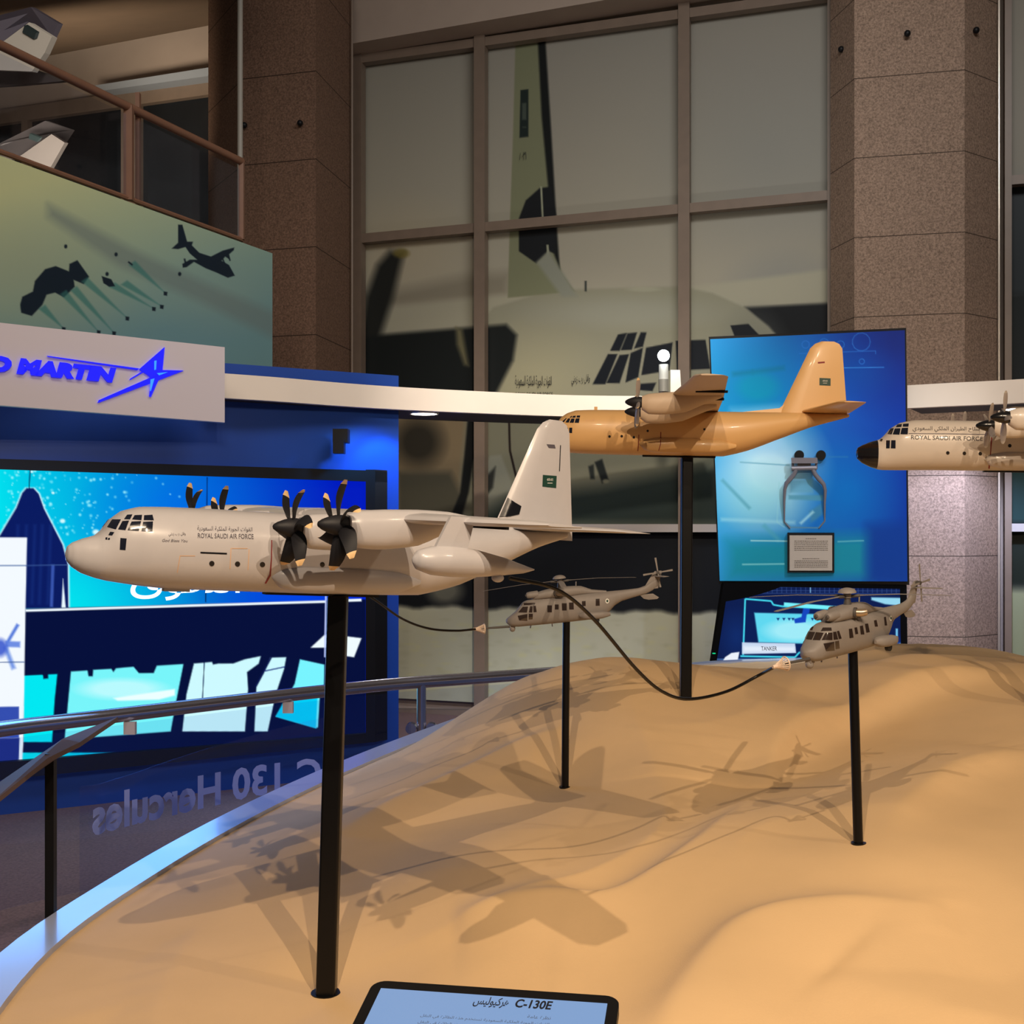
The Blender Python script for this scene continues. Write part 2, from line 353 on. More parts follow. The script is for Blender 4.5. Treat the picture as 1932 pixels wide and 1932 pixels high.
text_quad('lettering', arabic('وقل رب زدني'), [P(1078, 708, dw(1078)), P(1114, 706, dw(1114)), P(1112, 726, dw(1112)), P(1078, 729, dw(1078))], M_ink, mural)
text_quad('lettering', 'ROYAL SAUDI AIR FORCE', [P(973, 740, dw(973)), P(1043, 740, dw(1043)), P(1043, 747, dw(1043)), P(973, 747, dw(973))], M_ink, mural)
text_quad('lettering', arabic('١٣٠٨'), [P(980, 287, dw(980)), P(993, 286, dw(993)), P(993, 301, dw(993)), P(980, 302, dw(980))], M_ink, mural)

# window frames
win = empty('window_1', P(1120, 1345, d_win(1120))); tag(win, kind='structure')
fr = MB()
def vbar(x0, x1, z0=FLOOR, z1=6.75, t=.12, lst=fr):
    q = zq(x0, x1, z0, z1, d_win, -.02); n = Vector((-.28, -.96, 0)).normalized(); lst.hexa([p + n * t for p in q], q)
def hbar(x0, x1, yl, yr, hl, hr, t=.1, lst=fr):
    q = vquad(x0, x1, (yl, yr), (yl + hl, yr + hr), d_win, -.02); n = Vector((-.28, -.96, 0)).normalized(); lst.hexa([p + n * t for p in q], q)
vbar(668, 690); vbar(901, 921); vbar(1283, 1304); vbar(1562, 1590)
hbar(668, 1600, 447, 361, 17, 18); hbar(668, 1600, 112, -18, 16, 18); hbar(668, 1600, 1335, 1345, 18, 20)
fr.build('window_frame', M_frame, win, smooth=False, world=True)
fr2 = MB(); hbar(668, 1600, 989, 989, 15, 15, .11, fr2)
fr2.build('transom', mat('pale_transom', (178, 172, 168), .5), win, smooth=False, world=True)
win2 = empty('window_2', P(2000, 1345, d_win(2000))); tag(win2, kind='structure')
fr = MB(); vbar(1893, 1906, lst=fr); hbar(1893, 2150, 338, 318, 17, 18, lst=fr)
fr.build('window_frame', M_frame, win2, smooth=False, world=True)
fr2 = MB(); hbar(1893, 2150, 988, 988, 15, 15, .11, fr2); fr2.build('transom', MATS['pale_transom'], win2, smooth=False, world=True)
# lowered bulkhead over the window
q = zq(640, 3500, 6.69, 9.2, d_win, -.45); q2 = zq(640, 3500, 6.69, 9.2, d_win, .05)
o = MB().hexa(q, q2).build('ceiling', M_plaster, smooth=False); tag(o, kind='structure')
o = MB().box((9.9, 5, 4.5), (.2, 12, 9.4)).build('wall_right', M_plaster, smooth=False); tag(o, kind='structure')
# pillars
def pillar(name, foot, z1, m):
    a = [Vector((xat(x, d), d, FLOOR)) for x, d in foot]; b = [Vector((p.x, p.y, z1)) for p in a]
    o = MB().hexa(a, b).build(name, m, smooth=False); tag(o, kind='structure'); return o
pillar('wall_pillar_right', [(1567, 10.8), (1612, 10.35), (1820, 10.15), (1884, 10.45), (1888, 10.6), (1886, 10.68), (1569, 10.95)], 9, M_gran)
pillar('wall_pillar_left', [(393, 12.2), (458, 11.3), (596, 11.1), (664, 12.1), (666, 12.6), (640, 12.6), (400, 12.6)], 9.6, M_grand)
M_steel = mat('steel_trim', (200, 190, 176), .3, metal=.6)
o = MB().tube([Vector((xat(1885, 10.4), 10.4, FLOOR)), Vector((xat(1885, 10.4), 10.4, 8))], .012, 8).build('trim_1', M_steel); tag(o, kind='structure')
o = MB().tube([Vector((xat(664, 12.0), 12.0, FLOOR)), Vector((xat(664, 12.0), 12.0, 7))], .012, 8).build('trim_2', M_frame); tag(o, kind='structure')
# bolt heads in the pillar joints
bs = [(1587, 93, 10.57), (1712, 63, 10.2), (1842, 57, 10.2), (461, 236, 11.25), (566, 232, 11.1)]
lab = ['small dark anchor bolt on the shaded left side of the right stone pillar', 'small dark anchor bolt at the middle of the right stone pillar top', 'small dark anchor bolt at the right edge of the right stone pillar top',
       'small dark anchor bolt beside the pale pipe on the left pillar', 'small dark anchor bolt on the lit face of the left pillar']
for (x, y, d), l in zip(bs, lab):
    tag(MB().ball(P(x, y, d), .028, 10, 6).build('anchor_bolt', M_blk), l, 'bolt', 'anchor bolts on the stone pillars')

# back of the balcony
o = slab('wall_balcony', zq(-250, 700, 3.2, 9.8, d_back, .1), .2, M_plaster); tag(o, kind='structure')
win3 = empty('window_3', P(200, 300, d_back(200))); tag(win3, kind='structure')
slab('pane', vquad(-100, 395, (232, 172), (520, 500), d_back, .02), .03, mat('night_glass', (26, 30, 34), .12, noise=(2, .2)), win3)
slab('window_frame', vquad(-100, 395, (222, 150), (248, 178), d_back, -.08), .08, M_frame, win3)
slab('window_frame', vquad(40, 52, (215, 213), (520, 520), d_back, -.08), .08, M_frame, win3)
slab('window_frame', vquad(228, 262, (180, 178), (520, 520), d_back, -.08), .08, M_frame, win3)
slab('ledge', vquad(180, 395, (161, 127), (173, 143), d_back, -.3), .3, mat('pale_ledge', (150, 158, 166), .6), win3)
# soffit above the balcony
o = MB().add(pxs([(395, 48, 14.0), (395, -160, 9), (-250, -60, 9), (-250, 170, 15.6)]) + pxs([(395, 20, 14.2), (395, -260, 9.2), (-250, -160, 9.2), (-250, 140, 15.8)]), [(0, 1, 2, 3), (4, 7, 6, 5), (0, 4, 5, 1), (1, 5, 6, 2), (2, 6, 7, 3), (3, 7, 4, 0)]).build('ceiling_balcony', mat('brown_soffit', (120, 100, 80), .8, noise=(2, .08)), smooth=False); tag(o, kind='structure')

# left stage: blue wall, video wall
def dl(x): return d_left(x)
def lw(z): return 0
o = slab('wall_left', zq(-420, 752, FLOOR, 2.955, d_left, .05), .55, M_blue); tag(o, kind='structure')
# ================================================================== VIDEO WALL
def video_paint(p):
    p.grad((0, 1000), (0, 225, 238), (640, 900), (0, 26, 190))
    p.blob((60, 1150), (330, 150), (0, 236, 240), .9, .9); p.blob((330, 960), (200, 120), (0, 100, 240), .5, .9); p.blob((560, 1130), (170, 60), (0, 70, 235), .8, .9)
    rs = np.random.RandomState(4)
    for _ in range(230):
        x = abs(rs.normal(0, 150)) + 5; p.blob((x, rs.uniform(888, 1010)), (rs.uniform(1.2, 4.5),) * 2, (170, 245, 255), rs.uniform(.3, .9), .8)
    for x, y, r in ((181, 1004, 9), (118, 983, 7), (100, 930, 4), (110, 1040, 6), (60, 890, 4)): p.blob((x, y), (r, r * .8), (235, 255, 255), .9, .6)
    body = [(-60, 1150), (-60, 1080), (0, 1010), (31, 958), (42, 930), (50, 921), (63, 921), (73, 932), (83, 960), (118, 1028), (128, 1066), (129, 1147)]
    p.poly([(x + (2.5 if x > 56 else -2), y - 1) for x, y in body], (225, 250, 255), 2); p.poly(body, (8, 26, 96), 1.2)
    for x in (28, 44, 60, 74, 90): p.line([(x + 6, 990), (x, 1140)], 5, (24, 52, 130), .5, 3)
    p.line([(100, 1065), (97, 1145)], 6, (60, 90, 180), .9, 1.5); p.poly([(119, 1092), (116, 1147), (124, 1147)], (235, 250, 255))
    p.poly([(40, 1149), (690, 1131), (690, 1420), (40, 1420)], (4, 14, 58), 1)
    W = (205, 250, 255)
    p.poly([(44, 1275), (108, 1272), (103, 1320), (98, 1400), (44, 1400)], (0, 232, 242)); p.poly([(80, 1268), (91, 1268), (91, 1280), (82, 1281)], (4, 14, 58))
    p.poly([(134, 1267), (165, 1265), (167, 1276), (175, 1276), (176, 1264), (210, 1262), (214, 1268), (219, 1261), (252, 1258), (262, 1270), (290, 1270), (296, 1256), (346, 1253), (331, 1330), (322, 1380), (122, 1395)], (120, 245, 250))
    p.blob((230, 1300), (100, 24), (200, 252, 255), .8); p.poly([(214, 1317), (330, 1300), (330, 1312), (300, 1320), (222, 1322)], (236, 255, 255), 2)
    p.poly([(366, 1252), (400, 1249), (402, 1254), (412, 1252), (440, 1252), (462, 1244), (492, 1238), (488, 1252), (466, 1268), (468, 1300), (462, 1380), (344, 1380), (352, 1310)], W)
    p.poly([(510, 1241), (540, 1240), (536, 1262), (520, 1310), (505, 1380), (480, 1380), (484, 1296), (498, 1270)], W); p.line([(500, 1266), (538, 1258)], 2, (20, 40, 120)); p.line([(512, 1240), (482, 1296)], 3, (10, 24, 80))
    p.poly([(566, 1244), (612, 1254), (611, 1300), (604, 1300), (600, 1372), (596, 1374), (520, 1352), (540, 1320), (556, 1290)], (120, 244, 255)); p.poly([(548, 1300), (600, 1300), (596, 1374), (520, 1352)], (0, 205, 246), 1.5)
    p.poly([(586, 1222), (612, 1198), (640, 1199), (682, 1204), (668, 1240), (654, 1238), (636, 1222), (610, 1222)], (240, 252, 255))
    p.line([(48, 1152), (615, 1135)], 4.5, (240, 250, 255)); p.line([(652, 1133), (682, 1132)], 5, (240, 250, 255)); p.line([(615, 1120), (613, 1240)], 3, (190, 205, 255))
    # bright picture-in-picture at the far left
    p.poly([(-400, 1012), (51, 1014), (48, 1150), (44, 1400), (42, 1434), (-400, 1450)], (244, 250, 255)); p.poly([(-400, 1340), (36, 1333), (36, 1392), (-400, 1400)], (52, 78, 176))
    p.poly([(-400, 1402), (38, 1392), (36, 1440), (-400, 1455)], (30, 46, 130)); p.line([(42, 1333), (38, 1434)], 5, (238, 248, 255))
    p.line([(14, 1212), (34, 1178)], 6, (70, 110, 215), .9, 2); p.line([(10, 1215), (38, 1216)], 11, (96, 130, 225), .9, 2); p.line([(10, 1220), (26, 1262)], 8, (90, 130, 225), .8, 3); p.blob((0, 1222), (18, 22), (60, 90, 205), .9, .5)
    B = (2, 14, 60)
    for l in ([(57, 880), (55, 922)], [(391, 900), (388, 1136)], [(386, 1240), (382, 1320)]): p.line(l, 1.8, B, .9, .6)
    for l in ([(-400, 1068), (51, 1067)], [(-400, 1256), (46, 1249)], [(51, 1067), (128, 1066)]): p.line(l, 1.8, (60, 90, 150), .9, .6)
vw = empty('video_wall', P(350, 1420, d_left(350) - .03)); tag(vw, 'large video wall glowing cyan and blue with dark silhouettes, in a black surround on the blue wall', 'video screen')
M_video = attr_mat('video_emission', emissive=1.0)
picture('screen', vquad(-400, 690, (871, 908), (1470, 1383), d_left, -.01), 640, 330, video_paint, M_video, vw, .03)
fq = MB()
for a in (vquad(-400, 708, (853, 888), (872, 909), d_left, -.06), vquad(690, 708, (886, 886), (1386, 1386), d_left, -.06), vquad(-400, 708, (1470, 1383), (1512, 1400), d_left, -.06)):
    fq.hexa(a, [p + Vector((.08, .1, 0)) for p in a])
fq.build('surround', M_blk, vw, smooth=False, world=True)
text_quad('screen_lettering', arabic('التفوق'), [P(246, 1070, d_left(246) - .03), P(452, 1072, d_left(452) - .03), P(452, 1133, d_left(452) - .03), P(246, 1133, d_left(246) - .03)], mat('white_light', (235, 250, 255), emit=(235, 250, 255)), vw, bold=.01)
# small projector bracket on the blue wall
sp = empty('wall_speaker', P(642, 832, d_left(642) - .15)); tag(sp, 'small black speaker on a bracket high on the blue wall', 'speaker')
MB().box(P(644, 823, d_left(642) - .14), (.11, .12, .1)).build('bracket', M_blk, sp, smooth=False, world=True)
MB().box(P(640, 843, d_left(642) - .18), (.08, .09, .1)).build('cabinet', M_blk, sp, smooth=False, world=True)
# ================================================================== CANOPY BEAM
ZT = 1.1
def beam_pts(tops): return [(x, ZT * FPX / (HZ - y)) for x, y in tops]
def curve_beam(name, tops, z1, z0, depth, m, label, cat, group=None):
    pts = [Vector((xat(x, d), d, 0)) for x, d in beam_pts(tops)]; pts = catmull(pts, 6); rings = []
    for i, p in enumerate(pts):
        t = (pts[min(i + 1, len(pts) - 1)] - pts[max(i - 1, 0)]).normalized(); n = Vector((-t.y, t.x, 0))
        if n.y < 0: n = -n
        b = p + n * .06; rings.append([Vector((p.x, p.y, z0)), Vector((p.x, p.y, z1)), Vector((b.x, b.y, z1)), Vector((b.x, b.y, z0))])
    root = empty(name, (pts[0].x, pts[0].y, z0)); tag(root, label, cat, group)
    MB().loft(rings).build('fascia', m, root, world=True, auto=30)
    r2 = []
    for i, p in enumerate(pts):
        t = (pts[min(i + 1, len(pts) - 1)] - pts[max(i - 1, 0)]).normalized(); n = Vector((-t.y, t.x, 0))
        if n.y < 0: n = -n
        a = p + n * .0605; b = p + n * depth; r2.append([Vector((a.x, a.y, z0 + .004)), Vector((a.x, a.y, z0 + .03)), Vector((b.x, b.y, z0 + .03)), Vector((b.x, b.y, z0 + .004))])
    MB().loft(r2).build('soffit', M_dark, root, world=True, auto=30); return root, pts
ZB = EYE + ZT; ZBB = ZB - .17
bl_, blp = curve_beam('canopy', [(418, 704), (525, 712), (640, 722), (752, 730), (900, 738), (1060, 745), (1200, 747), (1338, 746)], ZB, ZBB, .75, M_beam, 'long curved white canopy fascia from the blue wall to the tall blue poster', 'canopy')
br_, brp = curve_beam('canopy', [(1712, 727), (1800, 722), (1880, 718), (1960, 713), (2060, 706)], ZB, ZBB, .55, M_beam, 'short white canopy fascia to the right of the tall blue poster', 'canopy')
M_lamp = mat('lamp_glow', (255, 250, 240), emit=(255, 246, 232), es=14)
def downlight(x, y, label):
    d = (ZBB - EYE) * FPX / (HZ - y); c = Vector((xat(x, d), d, ZBB)); r = empty('downlight', c); tag(r, label, 'downlight', 'recessed downlights in the canopy')
    MB().tube([c + Vector((0, 0, -.006)), c + Vector((0, 0, .0035))], .098, 28).build('lens', M_lamp, r, world=True)
    MB().loft([[c + Vector((math.cos(a) * q, math.sin(a) * q, z)) for a in [2 * math.pi * k / 28 for k in range(28)]] for q, z in ((.099, -.002), (.112, -.008), (.118, .0035), (.099, .0035))], cap=False).build('rim_ring', M_steel, r, world=True)
    return c
c = downlight(800, 780, 'round white downlight glowing under the canopy left of the white tail fin')
spot(c + Vector((0, 0, -.05)), c + Vector((0, .1, -3)), 110, col=(.95, .95, 1), size=120, rad=.05)
c = downlight(1921, 771, 'round white downlight glowing under the canopy above the silver aircraft propeller')
spot(c + Vector((-.05, .1, -.05)), c + Vector((-.3, .9, -3)), 190, col=(.58, .66, 1), size=130, rad=.05)
# blue wall washer at the right end of the stage
c = P(742, 780, d_left(742) - .28); spot(c, P(742, 1100, d_left(742) + .1), 30, col=(.04, .40, 1), size=100, rad=.03)
spot(P(735, 775, d_left(735) - .5), P(700, 1000, d_left(700)), 30, col=(.05, .36, 1), size=110, rad=.05)
area(P(250, 830, d_left(250) - .8), P(250, 1700, d_left(250) - .9), 13, (.10, .40, 1), 2.4, .3)  # blue area fill added in front of the video wall, no fixture
area(P(120, 1120, 5.6), P(330, 1720, 2.9), 20, (.12, .38, 1), 1.4, .8)  # blue area fill added in mid-air to tint rim and carpet
# spotlight standing on the beam
spot(P(1252, 655, 9.6), P(1250, 100, 11.9), 22, col=(1, .93, .85), size=140, rad=.05, blend=.9)
sl = empty('spotlight', P(1252, 744, 9.45)); tag(sl, 'grey cylinder spotlight with a glaring white head, standing on the canopy', 'spotlight')
MB().tube([P(1252, 742, 9.5), P(1252, 688, 9.5)], .038, 20).build('body', mat('pale_grey', (180, 182, 176), .5), sl, world=True)
MB().tube([P(1252, 739, 9.48), P(1252, 716, 9.48)], .04, 20).build('collar', mat('mid_grey', (128, 128, 120), .5), sl, world=True)
MB().ball(P(1252, 671, 9.45), .046, 20, 12).build('lamp_head', mat('glare', (255, 255, 255), emit=(235, 250, 255), es=30), sl, world=True)
MB().hexa([P(1265, 747, 9.5), P(1265, 698, 9.5), P(1283, 698, 9.5), P(1286, 747, 9.5)], [P(1265, 747, 9.56), P(1265, 698, 9.56), P(1283, 698, 9.56), P(1286, 747, 9.56)]).build('bracket', M_beam, sl, smooth=False, world=True)
# ================================================================== SIGN
sg = empty('sign', P(420, 797, 8.0)); tag(sg, 'white sign box with blue company lettering and a pointed star emblem, above the video wall', 'sign')
sd = lambda x: 7.15 * 3600 / (3600 - x)
q = vquad(-300, 424, (576, 655), (742, 797), sd); n = Vector((.2, .98, 0))
MB().hexa(q, [p + Vector((-.02, .06, 0)) for p in q]).build('sign_box', mat('sign_white', (214, 206, 214), .5), sg, smooth=False, world=True)
M_logo = mat('sign_blue', (30, 30, 235), .4, emit=(20, 24, 245), es=.75)
def sq(a): return [P(x, y, sd(x) - .012) for x, y in a]
def spoly(name, polys, m, parent, dfun, t=.012):
    mb = MB()
    for a in polys:
        f = [P(x, y, dfun(x) - .014) for x, y in a]; mb.hexa(f, [v + Vector((0, t, 0)) for v in f])
    return mb.build(name, m, parent, smooth=False, world=True)
text_quad('lettering', 'LOCKHEED MARTIN', sq([(-272, 643), (219, 694), (216, 723), (-274, 678)]), M_logo, sg, bold=.075, shear=.14, lift=.006)
spoly('star_emblem', [[(88, 671), (90, 673), (258, 698), (262, 695)], [(262, 697), (310, 655), (306, 698), (346, 699), (302, 716), (184, 760), (186, 755), (284, 712), (276, 706)],
                      [(246, 714), (244, 717), (270, 702), (276, 696)], [(286, 712), (303, 706), (284, 749), (281, 748)]], M_logo, sg, sd)
spoly('star_highlight', [[(291, 681), (295, 680), (294, 697), (291, 698)], [(296, 704), (316, 702), (300, 708)], [(284, 716), (291, 714), (284, 738), (283, 737)]], mat('sign_cyan', (60, 140, 255), emit=(40, 130, 255), es=1), sg, lambda x: sd(x) - .006)
def zq_top(x0, x1, y0, y1, z0, dfun):
    a = vquad(x0, x1, (y0, y1), (900, 900), dfun); return [a[0], a[1], Vector((a[1].x, a[1].y, z0)), Vector((a[0].x, a[0].y, z0))]
# ================================================================== BALCONY: banner, railing
def banner_paint(p):
    p.grad((150, 320), (178, 184, 140), (230, 640), (104, 140, 144))
    p.blob((60, 520), (220, 150), (140, 150, 128), .5, .9); p.blob((420, 560), (160, 80), (124, 148, 140), .6, .9)
    p.poly([(90, 385), (250, 470), (400, 540), (520, 590), (520, 640), (380, 570), (220, 500), (90, 410)], (104, 118, 116), 10, .6)
    D = (22, 34, 46)
    p.poly([(38, 575), (42, 560), (62, 550), (66, 530), (85, 508), (105, 502), (130, 512), (131, 498), (146, 491), (168, 522), (158, 536), (139, 528), (141, 541), (121, 561), (104, 552), (88, 556), (80, 575), (60, 596), (40, 590)], D, 1.2)
    for a, b in (((160, 528), (240, 600)), ((140, 545), (215, 628)), ((120, 552), (186, 626)), ((212, 538), (290, 582)), ((250, 497), (312, 553)), ((235, 534), (305, 578)), ((80, 580), (120, 620))):
        n = 3; p.poly([(a[0] - 7, a[1] + 3), (a[0] + 5, a[1] - 5), b], (52, 112, 108), 2, .65)
        p.poly([(b[0] - 3, b[1] - 3), (b[0] + 4, b[1] - 2), (b[0] + 3, b[1] + 5), (b[0] - 3, b[1] + 4)], D, 1)
    for c in ((124, 465), (219, 480), (202, 517), (339, 517)): p.blob(c, (4, 5), D, 1, .5)
    p.poly([(192, 521), (210, 527), (217, 540), (206, 541), (195, 534)], D, 1); p.line([(242, 494), (250, 500)], 3, D)
    p.poly([(336, 424), (344, 424), (353, 456), (364, 456), (362, 463), (376, 477), (398, 484), (420, 473), (442, 467), (441, 472), (432, 480), (434, 490), (425, 484), (418, 492), (432, 500), (443, 520), (430, 524), (408, 514), (388, 506), (366, 494), (352, 504), (345, 505), (344, 498), (358, 490), (372, 490), (358, 478), (350, 466), (336, 470), (324, 469), (336, 458)], D, 1)
    p.line([(348, 488), (351, 500)], 3, D); p.line([(430, 478), (434, 492)], 2.5, D); p.line([(420, 488), (424, 498)], 2.5, D)
banner = picture('mural', zq_top(-250, 514, 204, 478, 2.99, d_bal), 520, 330, banner_paint, attr_mat('banner_print', rough=.5, gain=1.2), None, .12)
tag(banner, 'pale green banner print of parachutes dropping from a dark transport aeroplane, under the balcony rail', 'mural')
rl = empty('balcony_railing', P(455, 450, d_bal(455))); tag(rl, 'brown metal railing with glass panels along the sloping balcony edge', 'railing')
M_brown = mat('brown_rail', (122, 86, 66), .4, noise=(8, .05))
rp = lambda x, y, o=.1: P(x, y, d_bal(x) + o)
MB().tube([rp(-250, -38), rp(0, 85), rp(456, 305)], .03, 12).build('handrail', M_brown, rl, world=True)
for x, yt, yb in ((243, 200, 378), (456, 305, 452)):
    MB().box((rp(x, yt) + rp(x, yb)) / 2, (.06 if x < 300 else .04, .05, (rp(x, yt) - rp(x, yb)).length)).build('post', M_brown, rl, smooth=False, world=True)
MB().box((rp(254, 200) + rp(254, 378)) / 2 + Vector((0, .08, 0)), (.03, .04, .9)).build('post', M_brown, rl, smooth=False, world=True)
MB().tube([rp(-250, 195), rp(0, 286), rp(456, 452)], .018, 8).build('bottom_rail', M_brown, rl, world=True)
gq = [rp(-250, -20), rp(450, 318), rp(450, 448), rp(-250, 190)]
MB().hexa(gq, [p + Vector((.008, .008, 0)) for p in gq]).build('glass_panel', glass_mat('rail_glass', (200, 200, 210), .05), rl, smooth=False, world=True)
pipe = MB().tube([P(453, -200, 10.6), P(453, 447, 10.6)], .024, 10).build('pipe', mat('pale_pipe', (160, 156, 146), .5)); tag(pipe, 'thin pale vertical pipe in front of the left stone pillar', 'pipe')
# hanging aircraft tail, plus its window reflection built as dim solid shapes
def tailpiece(name, label, fin, tp, flag, extra, d, cf, cs):
    r = empty(name, P(fin[0][0], fin[0][1], d)); tag(r, label, 'model aircraft')
    def pl(nm, a, m, t, dd=0): f = [P(x, y, d + dd + k) for (x, y, k) in a]; return MB().hexa(f, [v + Vector((.02, t, .01)) for v in f]).build(nm, m, r, smooth=False, world=True)
    pl('fin', [(x, y, 0) for x, y in fin], cf, .05); pl('tailplane', [(x, y, k) for x, y, k in tp], cs, .04, .08)
    if flag: pl('flag', [(x, y, 0) for x, y in flag], mat('flag_dark', (28, 44, 44), .5), .01, -.012)
    for e in extra: pl('wing', [(x, y, k) for x, y, k in e], MATS['tail_dark'], .05, .16)
M_tl = mat('tail_light', (214, 206, 192), .5); M_td = mat('tail_grey', (112, 106, 118), .5); mat('tail_dark', (62, 54, 52), .6)
tailpiece('aircraft_tail', 'hanging grey model aircraft with white fin and dark flag, in the top left corner', [(8, 77), (55, 42), (98, 69), (84, 100), (60, 135), (-60, 130), (-60, 110)],
          [(-80, 50, 0), (58, 13, 0), (110, 44, .3), (98, 70, .3), (54, 41, .1), (6, 78, 0), (-80, 110, 0)], [(46, 48), (68, 62), (64, 74), (42, 61)], [[(-80, 128, 0), (60, 130, 0), (130, 152, 0), (40, 160, 0), (-80, 168, 0)]], 8.6, M_tl, M_td)
tailpiece('aircraft_tail', 'dim reflection of the aircraft tail with pale fin, built solid behind the balcony glass', [(37, 295), (97, 253), (122, 269), (94, 318), (36, 296)],
          [(-80, 290, 0), (0, 270, 0), (85, 228, 0), (135, 245, .3), (120, 268, .2), (96, 252, .1), (36, 296, 0), (-80, 340, 0)], [(56, 252), (76, 260), (70, 268), (54, 262)], [], 12.6, mat('tail_reflection_light', (112, 106, 100), .6), mat('tail_reflection_grey', (66, 62, 62), .6))
# ================================================================== TALL BLUE POSTER + KIOSK
def poster_paint(p):
    p.grad((1340, 860), (40, 140, 205), (1712, 820), (8, 50, 150))
    p.blob((1430, 760), (150, 150), (0, 118, 168), .75, .9); p.blob((1700, 640), (170, 170), (12, 34, 110), .9, .9); p.blob((1620, 700), (80, 60), (6, 70, 150), .5, .9)
    p.blob((1450, 890), (130, 130), (168, 206, 222), .95, .75); p.blob((1430, 950), (120, 90), (120, 190, 205), .6, .8)
    p.blob((1600, 930), (110, 120), (0, 112, 190), .6, .9); p.poly([(1372, 1020), (1640, 1010), (1640, 1092), (1372, 1094)], (20, 128, 150), 18, .9)
    p.poly([(1636, 990), (1715, 985), (1715, 1100), (1636, 1100)], (10, 54, 140), 14, .9); p.poly([(1380, 772), (1470, 766), (1480, 860), (1370, 850)], (130, 180, 215), 10, .6)
    p.line([(1362, 905), (1415, 960)], 6, (70, 140, 165), .7, 2.5); p.line([(1440, 990), (1470, 1020)], 8, (70, 150, 175), .6, 3)
    p.line([(1396, 872), (1490, 878)], 2.5, (90, 150, 175), .8); p.line([(1560, 862), (1600, 862)], 2.5, (40, 110, 170), .7)
    p.line([(1360, 980), (1500, 986)], 6, (150, 205, 220), .5, 3); p.line([(1416, 1020), (1490, 1021)], 2.5, (160, 210, 215), .8); p.line([(1400, 1065), (1480, 1064)], 3, (130, 200, 205), .7); p.line([(1580, 1022), (1630, 1020)], 2.5, (120, 190, 200), .6)
    p.line([(1382, 706), (1420, 702), (1480, 694)], 8, (10, 100, 130), .5, 4); p.blob((1430, 730), (50, 34), (0, 140, 160), .4, .5)
    L = (46, 120, 205)
    for c, r in (((1520, 650), 7), ((1555, 648), 9), ((1586, 650), 7), ((1625, 645), 17), ((1626, 682), 5)):
        pts = [(c[0] + r * math.cos(a), c[1] + r * math.sin(a)) for a in np.linspace(0, 2 * math.pi, 14)]; p.line(pts, 1.2, L, .7, .7)
    p.line([(1508, 667), (1652, 662), (1652, 668)], 1.2, L, .7, .7); p.line([(1590, 694), (1668, 693)], 1.4, (60, 140, 215), .8, .7)
    # pictured pod with loops behind the handle
    p.poly([(1490, 905), (1532, 905), (1534, 930), (1490, 930)], (86, 148, 180), 3, .8); p.poly([(1488, 934), (1552, 934), (1552, 945), (1488, 942)], (70, 134, 160), 2, .8)
    p.line([(1480, 945), (1480, 984), (1492, 995), (1544, 996), (1556, 984), (1556, 945)], 2.5, (80, 124, 150), .9); p.line([(1470, 910), (1466, 985), (1480, 995)], 2, (130, 190, 205), .6)
    p.poly([(1527, 965), (1550, 950), (1552, 970), (1540, 980), (1530, 985)], (60, 120, 150), 3, .7); p.line([(1510, 988), (1535, 965)], 5, (170, 220, 230), .6, 2)
po = empty('poster_panel', P(1525, 1098, 9.2)); tag(po, 'tall glossy blue poster panel leaning in front of the right pillar', 'poster')
pq = [P(1340, 640, 9.1), P(1707, 623, 8.76), P(1712, 1097, 8.98), P(1358, 1096, 9.36)]
picture('print', pq, 300, 380, poster_paint, attr_mat('poster_print', rough=.4, gain=1.35), po, .05)
eo = Vector((.01, .035, 0)); MB().hexa([p + eo for p in pxs([(1336, 634, 9.1), (1710, 617, 8.76), (1716, 1104, 8.98), (1355, 1102, 9.36)])], [p + eo * 3 for p in pxs([(1336, 634, 9.1), (1710, 617, 8.76), (1716, 1104, 8.98), (1355, 1102, 9.36)])]).build('backing', M_blk, po, smooth=False, world=True)
spot((3.2, 5.2, 4.8), (2.4, 9.1, 1.75), 420, col=(.92, .95, 1), size=34, rad=.08, blend=.8)
def pdp(x, y, o=0):  # point on the poster plane
    a, b, c = pq[0], pq[1], pq[3]; n = (b - a).cross(c - a); r = Vector(((x - 966) / FPX, 1, -(y - HZ) / FPX)); e = Vector((0, 0, EYE)); t = (a - e).dot(n) / r.dot(n)
    nn = n.normalized(); nn = -nn if nn.y > 0 else nn; return e + r * t + nn * o
yk = empty('control_yoke', pdp(1520, 880)); tag(yk, 'grey metal control yoke with black round pads, mounted on the tall blue poster', 'control yoke')
M_gm = mat('grey_metal', (128, 128, 140), .4, metal=.4)
for x, y in ((1508, 858), (1549, 858)): MB().tube([pdp(x, y, .012), pdp(x, y, .045)], .035, 20).build('pad', M_blk, yk, world=True)
def pbar(pts, r, nm, m=M_gm): MB().tube([pdp(*q) for q in pts], r, 10).build(nm, m, yk, world=True)
MB().hexa([pdp(1493, 862, .06), pdp(1542, 862, .06), pdp(1543, 872, .06), pdp(1494, 872, .06)], [pdp(1493, 862, .09), pdp(1542, 862, .09), pdp(1543, 872, .09), pdp(1494, 872, .09)]).build('crossbar', M_gm, yk, smooth=False, world=True)
MB().hexa([pdp(1505, 870, .03), pdp(1530, 870, .03), pdp(1530, 884, .03), pdp(1505, 884, .03)], [pdp(1505, 870, .07), pdp(1530, 870, .07), pdp(1530, 884, .07), pdp(1505, 884, .07)]).build('hub_block', mat('dark_grey_metal', (62, 60, 66), .5), yk, smooth=False, world=True)
pbar([(1494, 882, .07), (1541, 881, .07)], .018, 'axle'); pbar([(1496, 868, .05), (1496, 884, .05)], .01, 'link'); pbar([(1540, 868, .05), (1540, 884, .05)], .01, 'link')
